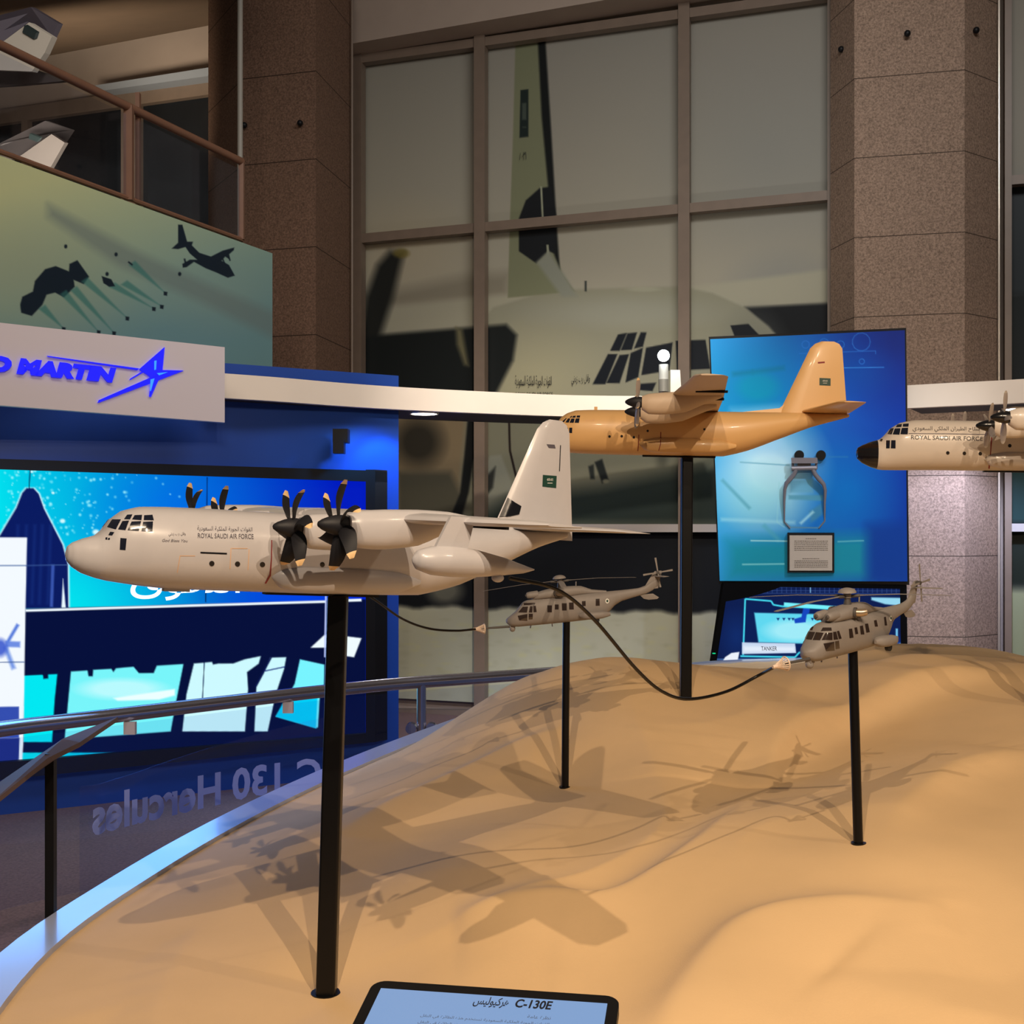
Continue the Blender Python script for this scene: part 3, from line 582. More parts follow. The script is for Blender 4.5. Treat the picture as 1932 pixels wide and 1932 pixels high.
for k, a in enumerate(([(1502, 884, .07), (1499, 892, .07), (1492, 901, .06), (1484, 910, .06), (1481, 922, .05), (1480, 946, .04), (1480, 984, .02), (1491, 996, .02)],
          [(1534, 884, .07), (1538, 893, .07), (1546, 903, .06), (1554, 912, .06), (1557, 924, .05), (1556, 946, .04), (1556, 982, .02), (1545, 996, .02)])):
    MB().tube([pdp(*q) for q in a], [.017, .017, .019, .016, .013, .009, .005, .005], 10).build('arm', M_gm, yk, world=True)
pl = empty('plaque', pdp(1530, 1077)); tag(pl, 'small black-framed beige text plaque low on the tall blue poster', 'plaque')
def prect(nm, x0, y0, x1, y1, o0, o1, m): MB().hexa([pdp(x0, y0, o0), pdp(x1, y0, o0), pdp(x1, y1, o0), pdp(x0, y1, o0)], [pdp(x0, y0, o1), pdp(x1, y0, o1), pdp(x1, y1, o1), pdp(x0, y1, o1)]).build(nm, m, pl, smooth=False, world=True)
prect('frame', 1486, 1004, 1574, 1078, .01, .05, M_blk); prect('text_sheet', 1490, 1008, 1570, 1074, .045, .056, mat('beige_paper', (176, 168, 160), .35))
M_tiny = mat('tiny_print', (96, 90, 84), .7)
_V, _F = text_geo('Refueling Pod System Display', .0)
def ptext(nm, body, x0, y0, x1, y1, m, bold=0.):
    V, F = text_geo(body, bold); obj(nm, [pdp(x0 + (x1 - x0) * u, y1 - (y1 - y0) * v, .0575) for u, v in V], F, m, pl, smooth=False, world=True)
for i in range(6): ptext('text_line', 'nmo nuirn omn rnuo rmn onurm oumn rn', 1499, 1017 + i * 4.2, 1561, 1019.5 + i * 4.2, M_tiny) if False else None
txt = MB()
for i, y in enumerate([1013.5] + [1018 + 3.4 * k for k in range(6)] + [1051] + [1055 + 3.0 * k for k in range(5)]):
    x0, x1 = (1520, 1540) if i in (0,) else ((1514, 1546) if i == 7 else (1499, 1562)); x = x0
    while x < x1: l = random.uniform(1.5, 4); txt.add([pdp(x, y, .0575), pdp(min(x + l, x1), y, .0575), pdp(min(x + l, x1), y + 1.1, .0575), pdp(x, y + 1.1, .0575)], [(0, 1, 2, 3)]); x += l + .8
tag(txt.build('fine_print', M_tiny, pl, smooth=False, world=True), kind='stuff')
# kiosk screen
def kiosk_paint(p):
    p.fill((10, 28, 78)); p.blob((1390, 1200), (40, 60), (16, 50, 120), .6, .9)
    for y in (1107, 1114, 1119): p.line([(1370, y), (1712, y + 1)], 1.5, (60, 86, 150), .6, .8)
    for x in range(1376, 1700, 9): p.line([(x, 1108), (x, 1119)], 1.2, (70, 96, 156), .6, .7)
    p.line([(1397, 1105), (1420, 1120)], 1.2, (170, 200, 230)); p.line([(1529, 1107), (1529, 1118)], 1.5, (150, 210, 240))
    C = (70, 225, 245)
    p.poly([(1410, 1134), (1456, 1139), (1460, 1144), (1478, 1147), (1590, 1152), (1590, 1238), (1400, 1238)], (8, 30, 84), 1)
    p.poly([(1423, 1156), (1600, 1160), (1596, 1216), (1431, 1212)], (96, 216, 240), 1.5); p.blob((1500, 1190), (70, 26), (176, 240, 250), .8)
    p.poly([(1516, 1146), (1528, 1148), (1527, 1156), (1522, 1160), (1520, 1174), (1500, 1176), (1498, 1168), (1512, 1164)], (20, 70, 190), 1)
    for x in (1465, 1476, 1486, 1493, 1530, 1540): p.poly([(x, 1166), (x + 6, 1166), (x + 3, 1171)], (10, 40, 110), .8)
    for l in ([(1402, 1236), (1406, 1130), (1455, 1134), (1459, 1141), (1476, 1144), (1590, 1150)], [(1397, 1238), (1500, 1240), (1508, 1231), (1530, 1231)]): p.line(l, 3, C)
    p.line([(1479, 1140), (1590, 1148)], 7, (120, 240, 250)); p.poly([(1400, 1212), (1500, 1214), (1502, 1232), (1400, 1234)], (200, 216, 240), 1)
    p.poly([(1403, 1219), (1499, 1221), (1499, 1229), (1403, 1230)], (226, 236, 250), 3)
    p.poly([(1644, 1127), (1700, 1128), (1700, 1143), (1670, 1140), (1644, 1132)], (150, 215, 240), 1.5); p.blob((1700, 1240), (46, 46), (20, 60, 170), .8, .8)
    p.poly([(1655, 1226), (1700, 1214), (1700, 1250), (1650, 1250)], (130, 214, 245), 3); p.line([(1692, 1186), (1692, 1212)], 4, (120, 200, 240))
    p.line([(1352, 1244), (1540, 1243)], 1.6, (90, 140, 200)); p.poly([(1360, 1254), (1368, 1240), (1380, 1232), (1395, 1230), (1392, 1246), (1380, 1258), (1360, 1260)], (236, 242, 250), 1)
ks = empty('kiosk_screen', P(1525, 1262, 9.1)); tag(ks, 'wide kiosk screen showing a cyan tanker page, standing under the tall blue poster', 'screen')
kq = pxs([(1374, 1106, 9.3), (1698, 1111, 9.0), (1700, 1262, 8.72), (1350, 1262, 8.98)])
picture('display', kq, 330, 150, kiosk_paint, attr_mat('kiosk_emission', emissive=1.0), ks, .02)
ko = pxs([(1366, 1100, 9.3), (1712, 1104, 9.0), (1714, 1270, 8.72), (1341, 1270, 8.98)]); MB().hexa([p + Vector((0, .015, 0)) for p in ko], [p + Vector((0, .12, 0)) for p in ko]).build('casing', mat('black_casing', (8, 8, 10), .95, spec=.05), ks, smooth=False, world=True)
def kp(x, y):
    a, b, c = kq[0], kq[1], kq[3]; n = (b - a).cross(c - a); r = Vector(((x - 966) / FPX, 1, -(y - HZ) / FPX)); e = Vector((0, 0, EYE)); return e + r * ((a - e).dot(n) / r.dot(n))
text_quad('screen_lettering', 'TANKER', [kp(1436, 1220), kp(1466, 1220), kp(1466, 1228), kp(1436, 1228)], mat('navy_ink', (18, 24, 40), emit=(18, 24, 40)), ks, bold=.01, lift=.004)
MB().tube([P(1347, 1232, 8.9), P(1347, 1233.5, 8.9)], .012, 8).build('status_light', mat('green_led', (0, 160, 110), emit=(0, 200, 130)), ks, world=True)
MB().box((xat(1530, 9.15), 9.2, .35), (1.0, .3, .86)).build('pedestal', M_blk, ks, smooth=False, world=True)

# ================================================================== PLATFORM: rim and sand
RZ = .85
def rimpt(x, y): d = (EYE - RZ) * FPX / (y - HZ); return Vector((xat(x, d), d, 0))
outer = [rimpt(*q) for q in ((0, 1802), (84, 1729), (210, 1654), (378, 1553), (546, 1473), (647, 1435), (760, 1393), (870, 1352), (1000, 1304), (1130, 1268), (1300, 1250), (1500, 1241), (1700, 1237), (1932, 1238))]
_o = np.array([[p.x, p.y] for p in outer[:10]]); _pf = np.polyfit(_o[:, 1], _o[:, 0], 3)
outer = [Vector((float(np.polyval(_pf, y)), y, 0)) for y in np.linspace(2.6, 7.4, 9)] + outer[10:]
outer = [Vector((.35, .95, 0)), Vector((-.35, 1.12, 0)), Vector((-.83, 1.5, 0)), Vector((-1.02, 2.0, 0))] + outer + [Vector((5.6, 8.2, 0)), Vector((6.6, 6.5, 0)), Vector((6.9, 4.4, 0)), Vector((6.2, 2.6, 0)), Vector((4.6, 1.3, 0)), Vector((2.4, .85, 0))]
inner_px = [(8, 1914), (55, 1834), (118, 1763), (252, 1666), (420, 1565), (600, 1481), (647, 1456), (760, 1418), (870, 1372)]
ol = catmull(outer + [outer[0]], 6)[:-1]
cen = Vector((2.4, 4.2, 0))
inn = []
for p in ol:
    dv = (cen - p); L = dv.length; wd = .115; inn.append(p + dv / L * wd)
n = len(ol)
def zz(p, z): return Vector((p.x, p.y, z))
M_rim = mat('rim_white', (170, 182, 214), .28, coat=.3); M_side = mat('platform_side', (150, 156, 178), .5)
pf = empty('platform', (cen.x, cen.y, FLOOR)); tag(pf, 'large round display platform with a smooth pale rim, holding the sand dunes', 'platform')
mb = MB(); rings = [[zz(p, RZ - .05) for p in ol], [zz(p, RZ - .005) for p in ol], [zz(p + (cen - p).normalized() * .006, RZ) for p in ol], [zz(p, RZ) for p in inn], [zz(p, RZ - .05) for p in inn]]
mb.loft(rings, cap=False); mb.add([zz(p, RZ - .05) for p in ol] + [zz(p, RZ - .05) for p in inn], [(i, (i + 1) % n, n + (i + 1) % n, n + i) for i in range(n)])
mb.build('rim', M_rim, pf, world=True, auto=30)
sk = [p + (cen - p).normalized() * .05 for p in ol]
MB().loft([[zz(p, FLOOR) for p in sk], [zz(p, RZ - .052) for p in sk]]).build('skirt', M_side, pf, world=True, auto=30)
# sand height field
base1 = (-.36, 2.335); basez1 = EYE - 872 * 2.335 / FPX
ctl = [(-.36, 2.34, .868), (.155, 3.54, 1.012), (.564, 3.97, 1.215), (.735, 2.60, 1.087),
       (xat(1060, 4.4), 4.4, zat(1256, 4.4)), (xat(1150, 4.5), 4.5, zat(1249, 4.5)), (xat(1240, 4.8), 4.8, zat(1262, 4.8)), (xat(1350, 4.9), 4.9, zat(1272, 4.9)), (xat(1440, 4.9), 4.9, zat(1270, 4.9)),
       (xat(1560, 4.6), 4.6, zat(1262, 4.6)), (xat(1650, 4.4), 4.4, zat(1248, 4.4)), (xat(1720, 4.3), 4.3, zat(1238, 4.3)), (xat(1820, 4.3), 4.3, zat(1247, 4.3)), (xat(1932, 4.2), 4.2, zat(1268, 4.2)),
       (xat(950, 4.7), 4.7, zat(1301, 4.7)), (xat(1000, 4.6), 4.6, zat(1275, 4.6)), (xat(890, 5.2), 5.2, zat(1345, 5.2)),
       (2.0, 5.8, 1.12), (3.2, 5.6, 1.1), (1.2, 6.2, 1.0), (3.5, 4.0, 1.25), (2.7, 2.6, 1.2), (1.6, 2.0, 1.05), (1.3, 3.2, 1.12), (2.0, 3.4, 1.2), (.3, 2.2, .95), (.9, 1.7, .95), (.3, 1.6, .9), (-.4, 1.7, .865), (3.2, 1.6, .95),
       (-.1, 2.9, .96), (.45, 3.1, 1.03), (-.45, 3.4, .93), (-.25, 4.2, .99), (-.7, 2.9, .875), (1.05, 4.0, 1.17), (.35, 4.6, 1.2), (4.6, 5.2, 1.0), (4.6, 3.2, 1.05), (2.6, 7.0, .93), (.9, 5.5, 1.1), (.0, 5.0, 1.1)]
for p in inn[::3]: ctl.append((p.x, p.y, RZ - .012))
cx = np.array(ctl)
D = np.hypot(cx[:, None, 0] - cx[None, :, 0], cx[:, None, 1] - cx[None, :, 1])
phi = lambda r: np.sqrt(r * r + .10 ** 2)
A = np.block([[phi(D), np.ones((len(cx), 1))], [np.ones((1, len(cx))), np.zeros((1, 1))]]); A[:len(cx), :len(cx)] += np.eye(len(cx)) * -1e-4
wts = np.linalg.solve(A, np.r_[cx[:, 2], 0])
SIL = [(890, 1345), (950, 1301), (1000, 1275), (1060, 1256)]
def wav(x, y):
    r = .028 * np.sin(2.3 * x + 1.1 * y + 1.5 * np.sin(1.2 * y - .6 * x)) + .016 * np.sin(5.1 * x - 3.7 * y + 2 * np.sin(1.9 * x))
    r2 = np.abs(np.sin(1.35 * x - 1.0 * y + .7 * np.sin(1.6 * y + x))); return r + .055 * (1 - r2) ** 2 - .012
def rg(*L): return [(xat(x, (EYE - z) * FPX / (y - HZ)), (EYE - z) * FPX / (y - HZ)) for x, y, z in L]
RIDGES = [(rg((1435, 1425, 1.14), (1470, 1375, 1.17), (1560, 1335, 1.2), (1680, 1310, 1.22), (1900, 1290, 1.24)), .085, .05, .35),
          (rg((860, 1690, 1.0), (1040, 1668, 1.02), (1180, 1640, 1.05), (1330, 1560, 1.08), (1420, 1470, 1.1)), .05, .22, .06),
          (rg((1250, 1880, 1.0), (1290, 1790, 1.03), (1400, 1700, 1.06), (1580, 1650, 1.1), (1800, 1640, 1.12)), .05, .3, .07),
          (rg((640, 1560, .96), (800, 1480, 1.0), (960, 1420, 1.05), (1060, 1400, 1.08)), .03, .2, .06),
          (rg((1560, 1760, 1.05), (1760, 1800, 1.06), (1932, 1780, 1.08)), .04, .07, .25),
          (rg((1650, 1560, 1.12), (1780, 1450, 1.15), (1932, 1400, 1.18)), .05, .06, .25)]
def ridge(X, Y, pts, h, wa, wb):
    pts = [(p.x, p.y) for p in catmull([Vector((a, b, 0)) for a, b in pts], 5)]; N_ = len(pts) - 1; par = np.zeros(X.shape)
    best = np.full(X.shape, 1e9); sg_ = np.zeros(X.shape)
    for i_, ((x0, y0), (x1, y1)) in enumerate(zip(pts[:-1], pts[1:])):
        dx, dy = x1 - x0, y1 - y0; L2 = dx * dx + dy * dy; t_ = np.clip(((X - x0) * dx + (Y - y0) * dy) / L2, 0, 1)
        d_ = np.hypot(X - x0 - t_ * dx, Y - y0 - t_ * dy); m_ = d_ < best; best = np.where(m_, d_, best); par = np.where(m_, (i_ + t_) / N_, par); sg_ = np.where(m_, np.tanh(((X - x0) * dy - (Y - y0) * dx) / np.sqrt(L2) / .02), sg_)
    w_ = wb + (wa - wb) * (sg_ * .5 + .5); return h * np.exp(-(best / w_) ** 1.3) * np.clip(np.sin(math.pi * par), 0, 1) ** .6
pins = cx[:17, :2]
RX, RY = np.array([p.x for p in inn]), np.array([p.y for p in inn])
def sand(x, y):
    x = np.asarray(x, float); y = np.asarray(y, float); sh = x.shape; X = x.ravel(); Y = y.ravel()
    r = np.hypot(X[:, None] - cx[None, :, 0], Y[:, None] - cx[None, :, 1]); z = phi(r) @ wts[:-1] + wts[-1]
    dp = np.min(np.hypot(X[:, None] - pins[None, :, 0], Y[:, None] - pins[None, :, 1]), 1)
    de = np.min(np.hypot(X[:, None] - RX[None], Y[:, None] - RY[None]), 1)
    k = np.clip(dp / .5, 0, 1) ** 1.5 * np.clip(de / .7, 0, 1)
    z = z + wav(X, Y) * k
    for pts, h, wa, wb in RIDGES: z = z + ridge(X, Y, pts, h, wa, wb) * np.clip(dp / .25, 0, 1) * np.clip(de / .5, 0, 1)
    z = np.maximum(z, RZ - .03 + .05 * np.clip(de / .3, 0, 1)); return z.reshape(sh)
t = np.linspace(0, 1, 170) ** .9
V = []; K = 4
ring_i = [inn[i].lerp(inn[(i + 1) % n], k / K) for i in range(n) for k in range(K)]; NR = len(ring_i)
c2 = Vector((.9, 3.3, 0))
RX2 = np.array([[c2.x + (p.x - c2.x) * (1.004) * s_, c2.y + (p.y - c2.y) * 1.004 * s_] for s_ in t[1:] for p in ring_i])
ZS = sand(RX2[:, 0], RX2[:, 1]); ZS[-NR:] = RZ - .03
verts = [(c2.x, c2.y, float(sand(c2.x, c2.y)))] + [(a, b, float(z)) for (a, b), z in zip(RX2, ZS)]
faces = [(0, 1 + i, 1 + (i + 1) % NR) for i in range(NR)]
for j in range(len(t) - 2):
    b0 = 1 + j * NR; b1 = b0 + NR; faces += [(b0 + i, b1 + i, b1 + (i + 1) % NR, b0 + (i + 1) % NR) for i in range(NR)]
M_sand = mat('sand_plaster', (224, 190, 144), .8, spec=.25, noise=(2.2, .08), bump=(300, .08))
sd_o = obj('sand_dunes', verts, faces, M_sand, None, smooth=True, auto=80); tag(sd_o, 'sculpted tan sand dunes filling the round platform', 'dune')
def sz(x, y): return float(sand(np.array([x]), np.array([y]))[0])
# ------------------------------------------------------------------ rail outside the platform
hr = empty('guard_rail', P(795, 1400, 7.0)); tag(hr, 'polished steel tube guard rail curving behind the platform on the left', 'railing')
RD = .88
def railp(x, y, dz=0): d = RD * FPX / (y - HZ); return Vector((xat(x, d), d, EYE - RD + dz))
rpx = [(-160, 1404), (0, 1376), (200, 1352), (400, 1328), (610, 1304), (740, 1291), (850, 1283), (960, 1275), (1060, 1268), (1180, 1262.5)]
rc = catmull([railp(*q) for q in rpx], 6)
M_chrome = mat('polished_steel', (186, 184, 196), .18, metal=.92)
MB().tube(rc, .036, 20).build('handrail', M_chrome, hr, world=True, auto=80)
pp = railp(795, 1287); MB().tube([zz(pp, FLOOR), zz(pp, pp.z)], .028, 16).build('post', M_chrome, hr, world=True)
for k in (-1, 1): MB().tube([Vector((pp.x + k * .06, pp.y - .03, .60)), Vector((pp.x + k * .06, pp.y + .03, .60))], .032, 16).build('glass_clamp', M_chrome, hr, world=True)
M_grey = mat('clip_grey', (196, 190, 200), .4)
for x, y in ((248, 1347), (545, 1311)):
    a = railp(x, y); MB().box(a + Vector((0, -.02, -.065)), (.055, .03, .06)).build('rail_clip', M_grey, hr, smooth=False, world=True)
gtop = rc[:44]
MB().loft([[p + Vector((0, 0, -.05)), p + Vector((0, .008, -.05)), Vector((p.x, p.y + .008, .06)), Vector((p.x, p.y, .06))] for p in gtop]).build('glass_panel', glass_mat('guard_glass', (160, 170, 220), .045), hr, world=True, auto=30)
# lettered glass just outside the rim
gl = empty('glass_screen', P(400, 1600, 4.4)); tag(gl, 'low clear glass screen lettered in pale mirrored type, left outside the platform rim', 'glass screen')
tb = [(172, 3.70), (252, 3.90), (422, 4.45), (536, 4.84), (610, 5.08)]
def td(x): return float(np.interp(x, [a for a, b in tb], [b for a, b in tb]))
def glp(x, z): d = td(x); return Vector((xat(x, d), d, z))
xs = np.linspace(150, 640, 16)
MB().loft([[glp(x, .98), glp(x, .98) + Vector((.006, .006, 0)), glp(x, .45) + Vector((.006, .006, 0)), glp(x, .45)] for x in xs]).build('pane', glass_mat('screen_glass', (150, 160, 220), .03), gl, world=True, auto=30)
Vt, Ft = text_geo('C 130 Hercules', .03)
tp_ = lambda x: float(np.interp(x, [185, 252, 422, 471, 536, 605], [1500, 1486, 1454, 1445, 1437, 1428])); bt_ = lambda x: float(np.interp(x, [180, 252, 422, 471, 536, 605], [1577, 1557, 1517, 1505, 1494, 1482]))
vv = []
for u, v in Vt:
    x = 606 - u * (606 - 174) ** 1.0; d = td(x); y = bt_(x) + (tp_(x) - bt_(x)) * v; vv.append(P(x, y, d - .006))
obj('lettering', vv, Ft, mat('lilac_vinyl', (150, 166, 236), .6, emit=None), gl, smooth=False, world=True)
# lectern at left, standing on the rim
lc = empty('lectern', P(92, 1735, 2.87)); tag(lc, 'slanted grey label lectern on a thin black post at the left rim', 'lectern')
MB().box(P(96, 1580, 2.9) , (.021, .021, .40)).build('post', M_blk, lc, smooth=False, world=True)
lp = pxs([(222, 1361, 3.25), (118, 1403, 3.0), (-40, 1512, 2.75), (-40, 1545, 2.55), (90, 1440, 2.8), (150, 1410, 2.95)])
MB().hexa(lp, [p + Vector((0, .002, .012)) for p in lp]).build('label_board', mat('board_grey', (84, 70, 74), .6), lc, smooth=False, world=True)
# near kiosk tablet
tk = empty('display_tablet', P(920, 2060, 1.45)); tag(tk, 'black-framed display tablet with a pale blue text page, at the near edge of the dunes', 'display')
def rrect(tl, tr, br, bl, r, n=6):
    W_ = (tr - tl).length; H_ = (bl - tl).length; ux = (tr - tl) / W_; uy = (bl - tl) / H_; out = []
    for cx_, cy_, a0 in ((r, r, 180), (W_ - r, r, 270), (W_ - r, H_ - r, 0), (r, H_ - r, 90)):
        for k in range(n + 1): a = math.radians(a0 + 90 * k / n); out.append(tl + ux * (cx_ + r * math.cos(a)) + uy * (cy_ + r * math.sin(a)))
    return out
TL, TR = P(706, 1849, 1.52), P(1170, 1880, 1.47)
BL = P(612, 2040, 1.33); BR = BL + (TR - TL)
nn = (TR - TL).cross(BL - TL).normalized(); nn = nn if nn.z > 0 else -nn
rr = rrect(TL, TR, BR, BL, .018); MB().hexa([p - nn * .014 for p in rr], rr).build('casing', M_blk, tk, world=True, auto=30)
ux = (TR - TL); uy = (BL - TL)
def tq(a, b, o=.001): return TL + ux * a + uy * b + nn * o
sa, sb = .045, .09
scr = [tq(sa, sb), tq(1 - sa, sb), tq(1 - sa, 1 - sb), tq(sa, 1 - sb)]
MB().hexa([p - nn * .0008 for p in scr], scr).build('screen', mat('tablet_screen', (20, 22, 26), .2, emit=(128, 160, 205), es=1.0), tk, smooth=False, world=True)
M_tk = mat('tablet_ink', (24, 28, 40), .5)
text_quad('lettering', 'C-130E', [tq(.60, .115), tq(.745, .115), tq(.745, .205), tq(.60, .205)], M_tk, tk, bold=.03, shear=.12, lift=.0012)
text_quad('lettering', arabic('هركيوليس'), [tq(.435, .115), tq(.575, .115), tq(.575, .225), tq(.435, .225)], M_tk, tk, bold=.015, shear=.1, lift=.0012)
for i in range(7):
    a0 = .20 + (.5 if i == 0 else 0); text_quad('lettering', arabic('القوات الجوية الملكية السعودية تستخدم هذه الطائرة في النقل') if i else arabic('نظرة عامة'), [tq(.25 if i else .66, .27 + i * .065), tq(.75, .27 + i * .065), tq(.75, .312 + i * .065), tq(.25 if i else .66, .312 + i * .065)], mat('tablet_grey_ink', (70, 84, 110), .5), tk, lift=.0012)
ct = (TL + TR + BR + BL) / 4; MB().tube([ct - nn * .014, Vector((ct.x, ct.y, .86))], .016, 14).build('stand', M_blk, tk, world=True)

# ================================================================== AIRCRAFT
SCL = .0356
def pose(yaw, pit, roll):
    return (Matrix.Rotation(yaw, 3, 'Z') @ Matrix.Rotation(pit, 3, 'Y') @ Matrix.Rotation(roll, 3, 'X'))
def ring(x, zt, zb, hw, n=40, e=2.25, y0=0):
    zc = (zt + zb) / 2; hz = (zt - zb) / 2; out = []
    for k in range(n):
        a = 2 * math.pi * k / n; c, s = math.cos(a), math.sin(a)
        out.append(Vector((x, y0 + math.copysign(abs(c) ** (2 / e), c) * hw, zc + math.copysign(abs(s) ** (2 / e), s) * hz)))
    return out
def interp_secs(secs, m=5):
    s = np.array(secs, float); out = []
    q = np.vstack([2 * s[0] - s[1], s, 2 * s[-1] - s[-2]])
    for i in range(1, len(q) - 2):
        for k in range(m):
            t_ = k / m; a, b, c, d = q[i - 1:i + 3]
            h = .5 * ((2 * b) + (c - a) * t_ + (2 * a - 5 * b + 4 * c - d) * t_ * t_ + (3 * b - a - 3 * c + d) * t_ ** 3)
            l = b * (1 - t_) + c * t_; r_ = h * .55 + l * .45; r_[0] = l[0]; r_[3] = max(r_[3], .01); out.append(r_)
    out.append(s[-1]); return out
AIRF = [(0, 0), (.02, .035), (.08, .06), (.25, .085), (.45, .075), (.7, .045), (1, .004), (1, -.004), (.7, -.02), (.45, -.035), (.25, -.04), (.08, -.035), (.02, -.02)]
def wing_geo(stations, mb, mi=0):
    # station: (y, xLE, xTE, z, thick)
    rings = [[Vector((xl + a * (xt - xl), y, z + b * (xt - xl) * th)) for a, b in AIRF] for y, xl, xt, z, th in stations]
    mb.loft(rings, mi); return mb
class Caster:
    def __init__(s, objs):
        V = []; F = []
        for o in objs:
            m = wmat(o); n0 = len(V); V += [m @ v.co for v in o.data.vertices]; F += [tuple(n0 + i for i in p.vertices) for p in o.data.polygons]
        s.t = BVHTree.FromPolygons(V, F)
    def hit(s, x, y, eps):
        e = Vector((0, 0, EYE)); r = Vector(((x - 966) / FPX, 1, -(y - HZ) / FPX)).normalized()
        h = s.t.ray_cast(e, r)
        if h[0] is None: return None
        n_ = h[1]; n_ = n_ if n_.dot(r) < 0 else -n_
        return h[0] + n_ * eps
def decal(name, polys, m, caster, root, eps=.0007, sub=6, mirror=True):
    out = []
    mb = MB()
    for poly in polys:
        q = [Vector((a, b)) for a, b in poly]
        if len(q) == 4:
            g = []; n_ = sub; bad = False
            for j in range(n_ + 1):
                for i in range(n_ + 1):
                    u, v = i / n_, j / n_; p2 = (q[0] * (1 - u) + q[1] * u) * (1 - v) + (q[3] * (1 - u) + q[2] * u) * v
                    h = caster.hit(p2.x, p2.y, eps)
                    if h is None: bad = True; break
                    g.append(h)
                if bad: break
            if bad: continue
            mb.add(g, [(j * (n_ + 1) + i, j * (n_ + 1) + i + 1, (j + 1) * (n_ + 1) + i + 1, (j + 1) * (n_ + 1) + i) for j in range(n_) for i in range(n_)])
        else:
            cc = sum(q, Vector((0, 0))) / len(q); rings_ = [[cc + (a - cc) * f_ for a in q] for f_ in (.5, 1.)]; g = [caster.hit(cc.x, cc.y, eps)] + [caster.hit(a.x, a.y, eps) for r_ in rings_ for a in r_]
            if any(h is None for h in g): continue
            k = len(q); mb.add(g, [(0, 1 + i, 1 + (i + 1) % k) for i in range(k)] + [(1 + i, 1 + k + i, 1 + k + (i + 1) % k, 1 + (i + 1) % k) for i in range(k)])
    if not mb.f: return None
    o = mb.build(name, m, root, world=True, smooth=True)
    if mirror:
        o2 = o.copy(); o2.data = o.data.copy(); COL.objects.link(o2); o2.data.transform(Matrix.Scale(-1, 4, Vector((0, 1, 0)))); o2.data.flip_normals()
    return o
def circ(x, y, r, ry=None, k=14): return [(x + r * math.cos(2 * math.pi * i / k), y + (ry or r) * math.sin(2 * math.pi * i / k)) for i in range(k)]
def tdecal(name, body, q, m, caster, root, bold=0., shear=0., eps=.0008, bend=0.):
    V, F = text_geo(body, bold, shear); (x0, y0), (x1, y1), (x2, y2), (x3, y3) = q; pts = []
    for u, v in V:
        xa = x0 + (x1 - x0) * u; ya = y0 + (y1 - y0) * u; xb = x3 + (x2 - x3) * u; yb = y3 + (y2 - y3) * u
        h = caster.hit(xb + (xa - xb) * v, yb + (ya - yb) * v + bend * 4 * u * (1 - u), eps)
        if h is None: return None
        pts.append(h)
    return obj(name, pts, F, m, root, smooth=False, world=True)
def blade_mb(R, chord, scim, n_=9, tip=.1, pitch0=60, pitch1=24):
    """blade along +Z from radius .25 to R, rotation axis X"""
    mb = MB(); rings = []; 
    for i in range(n_ + 1):
        t_ = i / n_; r_ = .28 + (R - .28) * t_; c = chord * (.62 + .5 * math.sin(math.pi * min(1, t_ * 1.05) ** .9)) * (1 if t_ < .93 else (.82 if t_ < .99 else .5)); pa = math.radians(pitch0 + (pitch1 - pitch0) * t_)
        off = scim * (math.sin(math.pi * t_ * .9) * .5 - t_ ** 2.2 * .9)
        th = .07 * (1 - .75 * t_) + .012
        dx, dy = -math.cos(pa), math.sin(pa)   # chord direction in the X-Y plane
        dx, dy = math.cos(pa), math.sin(pa); nx_, ny_ = -dy, dx; cc = Vector((0, off, r_))
        rg = [(.5, 0), (.2, .8), (-.2, .9), (-.5, 0), (-.2, -.6), (.2, -.6)]
        rings.append([Vector((cc.x + a * c * dx + b * th * nx_ + (0), cc.y + a * c * dy + b * th * ny_, r_)) for a, b in rg])
    k = len(rings[0])
    for i in range(n_):
        mb.loft([rings[i], rings[i + 1]], 1 if i >= n_ - 1 else 0, cap=False)
    mb.add(rings[-1], [tuple(range(k))], 1); mb.add(rings[0], [tuple(range(k))[::-1]], 0); return mb
def propeller(root, hub, nb, R, phase, chord, scim, m_sp, m_bl, m_tip, hub_r=.46, name='propeller'):
    mb = MB(); x, y, z = hub
    rings = [[Vector((x + dx, y + math.cos(a) * r_, z + math.sin(a) * r_)) for a in [2 * math.pi * k / 20 for k in range(20)]] for dx, r_ in ((-1.05, .02), (-1.0, .12), (-.8, .25), (-.5, .37), (-.2, hub_r), (.15, hub_r + .02), (.38, hub_r - .02))]
    sp_ = mb.loft(rings).build(name, m_sp, root)
    for k in range(nb):
        b = blade_mb(R, chord, scim); o_ = b.build('blade', [m_bl, m_tip], sp_, auto=50)
        ang = phase + 2 * math.pi * k / nb
        o_.data.transform(Matrix.Translation((x, y, z)) @ Matrix.Rotation(ang, 4, 'X'))
    return sp_
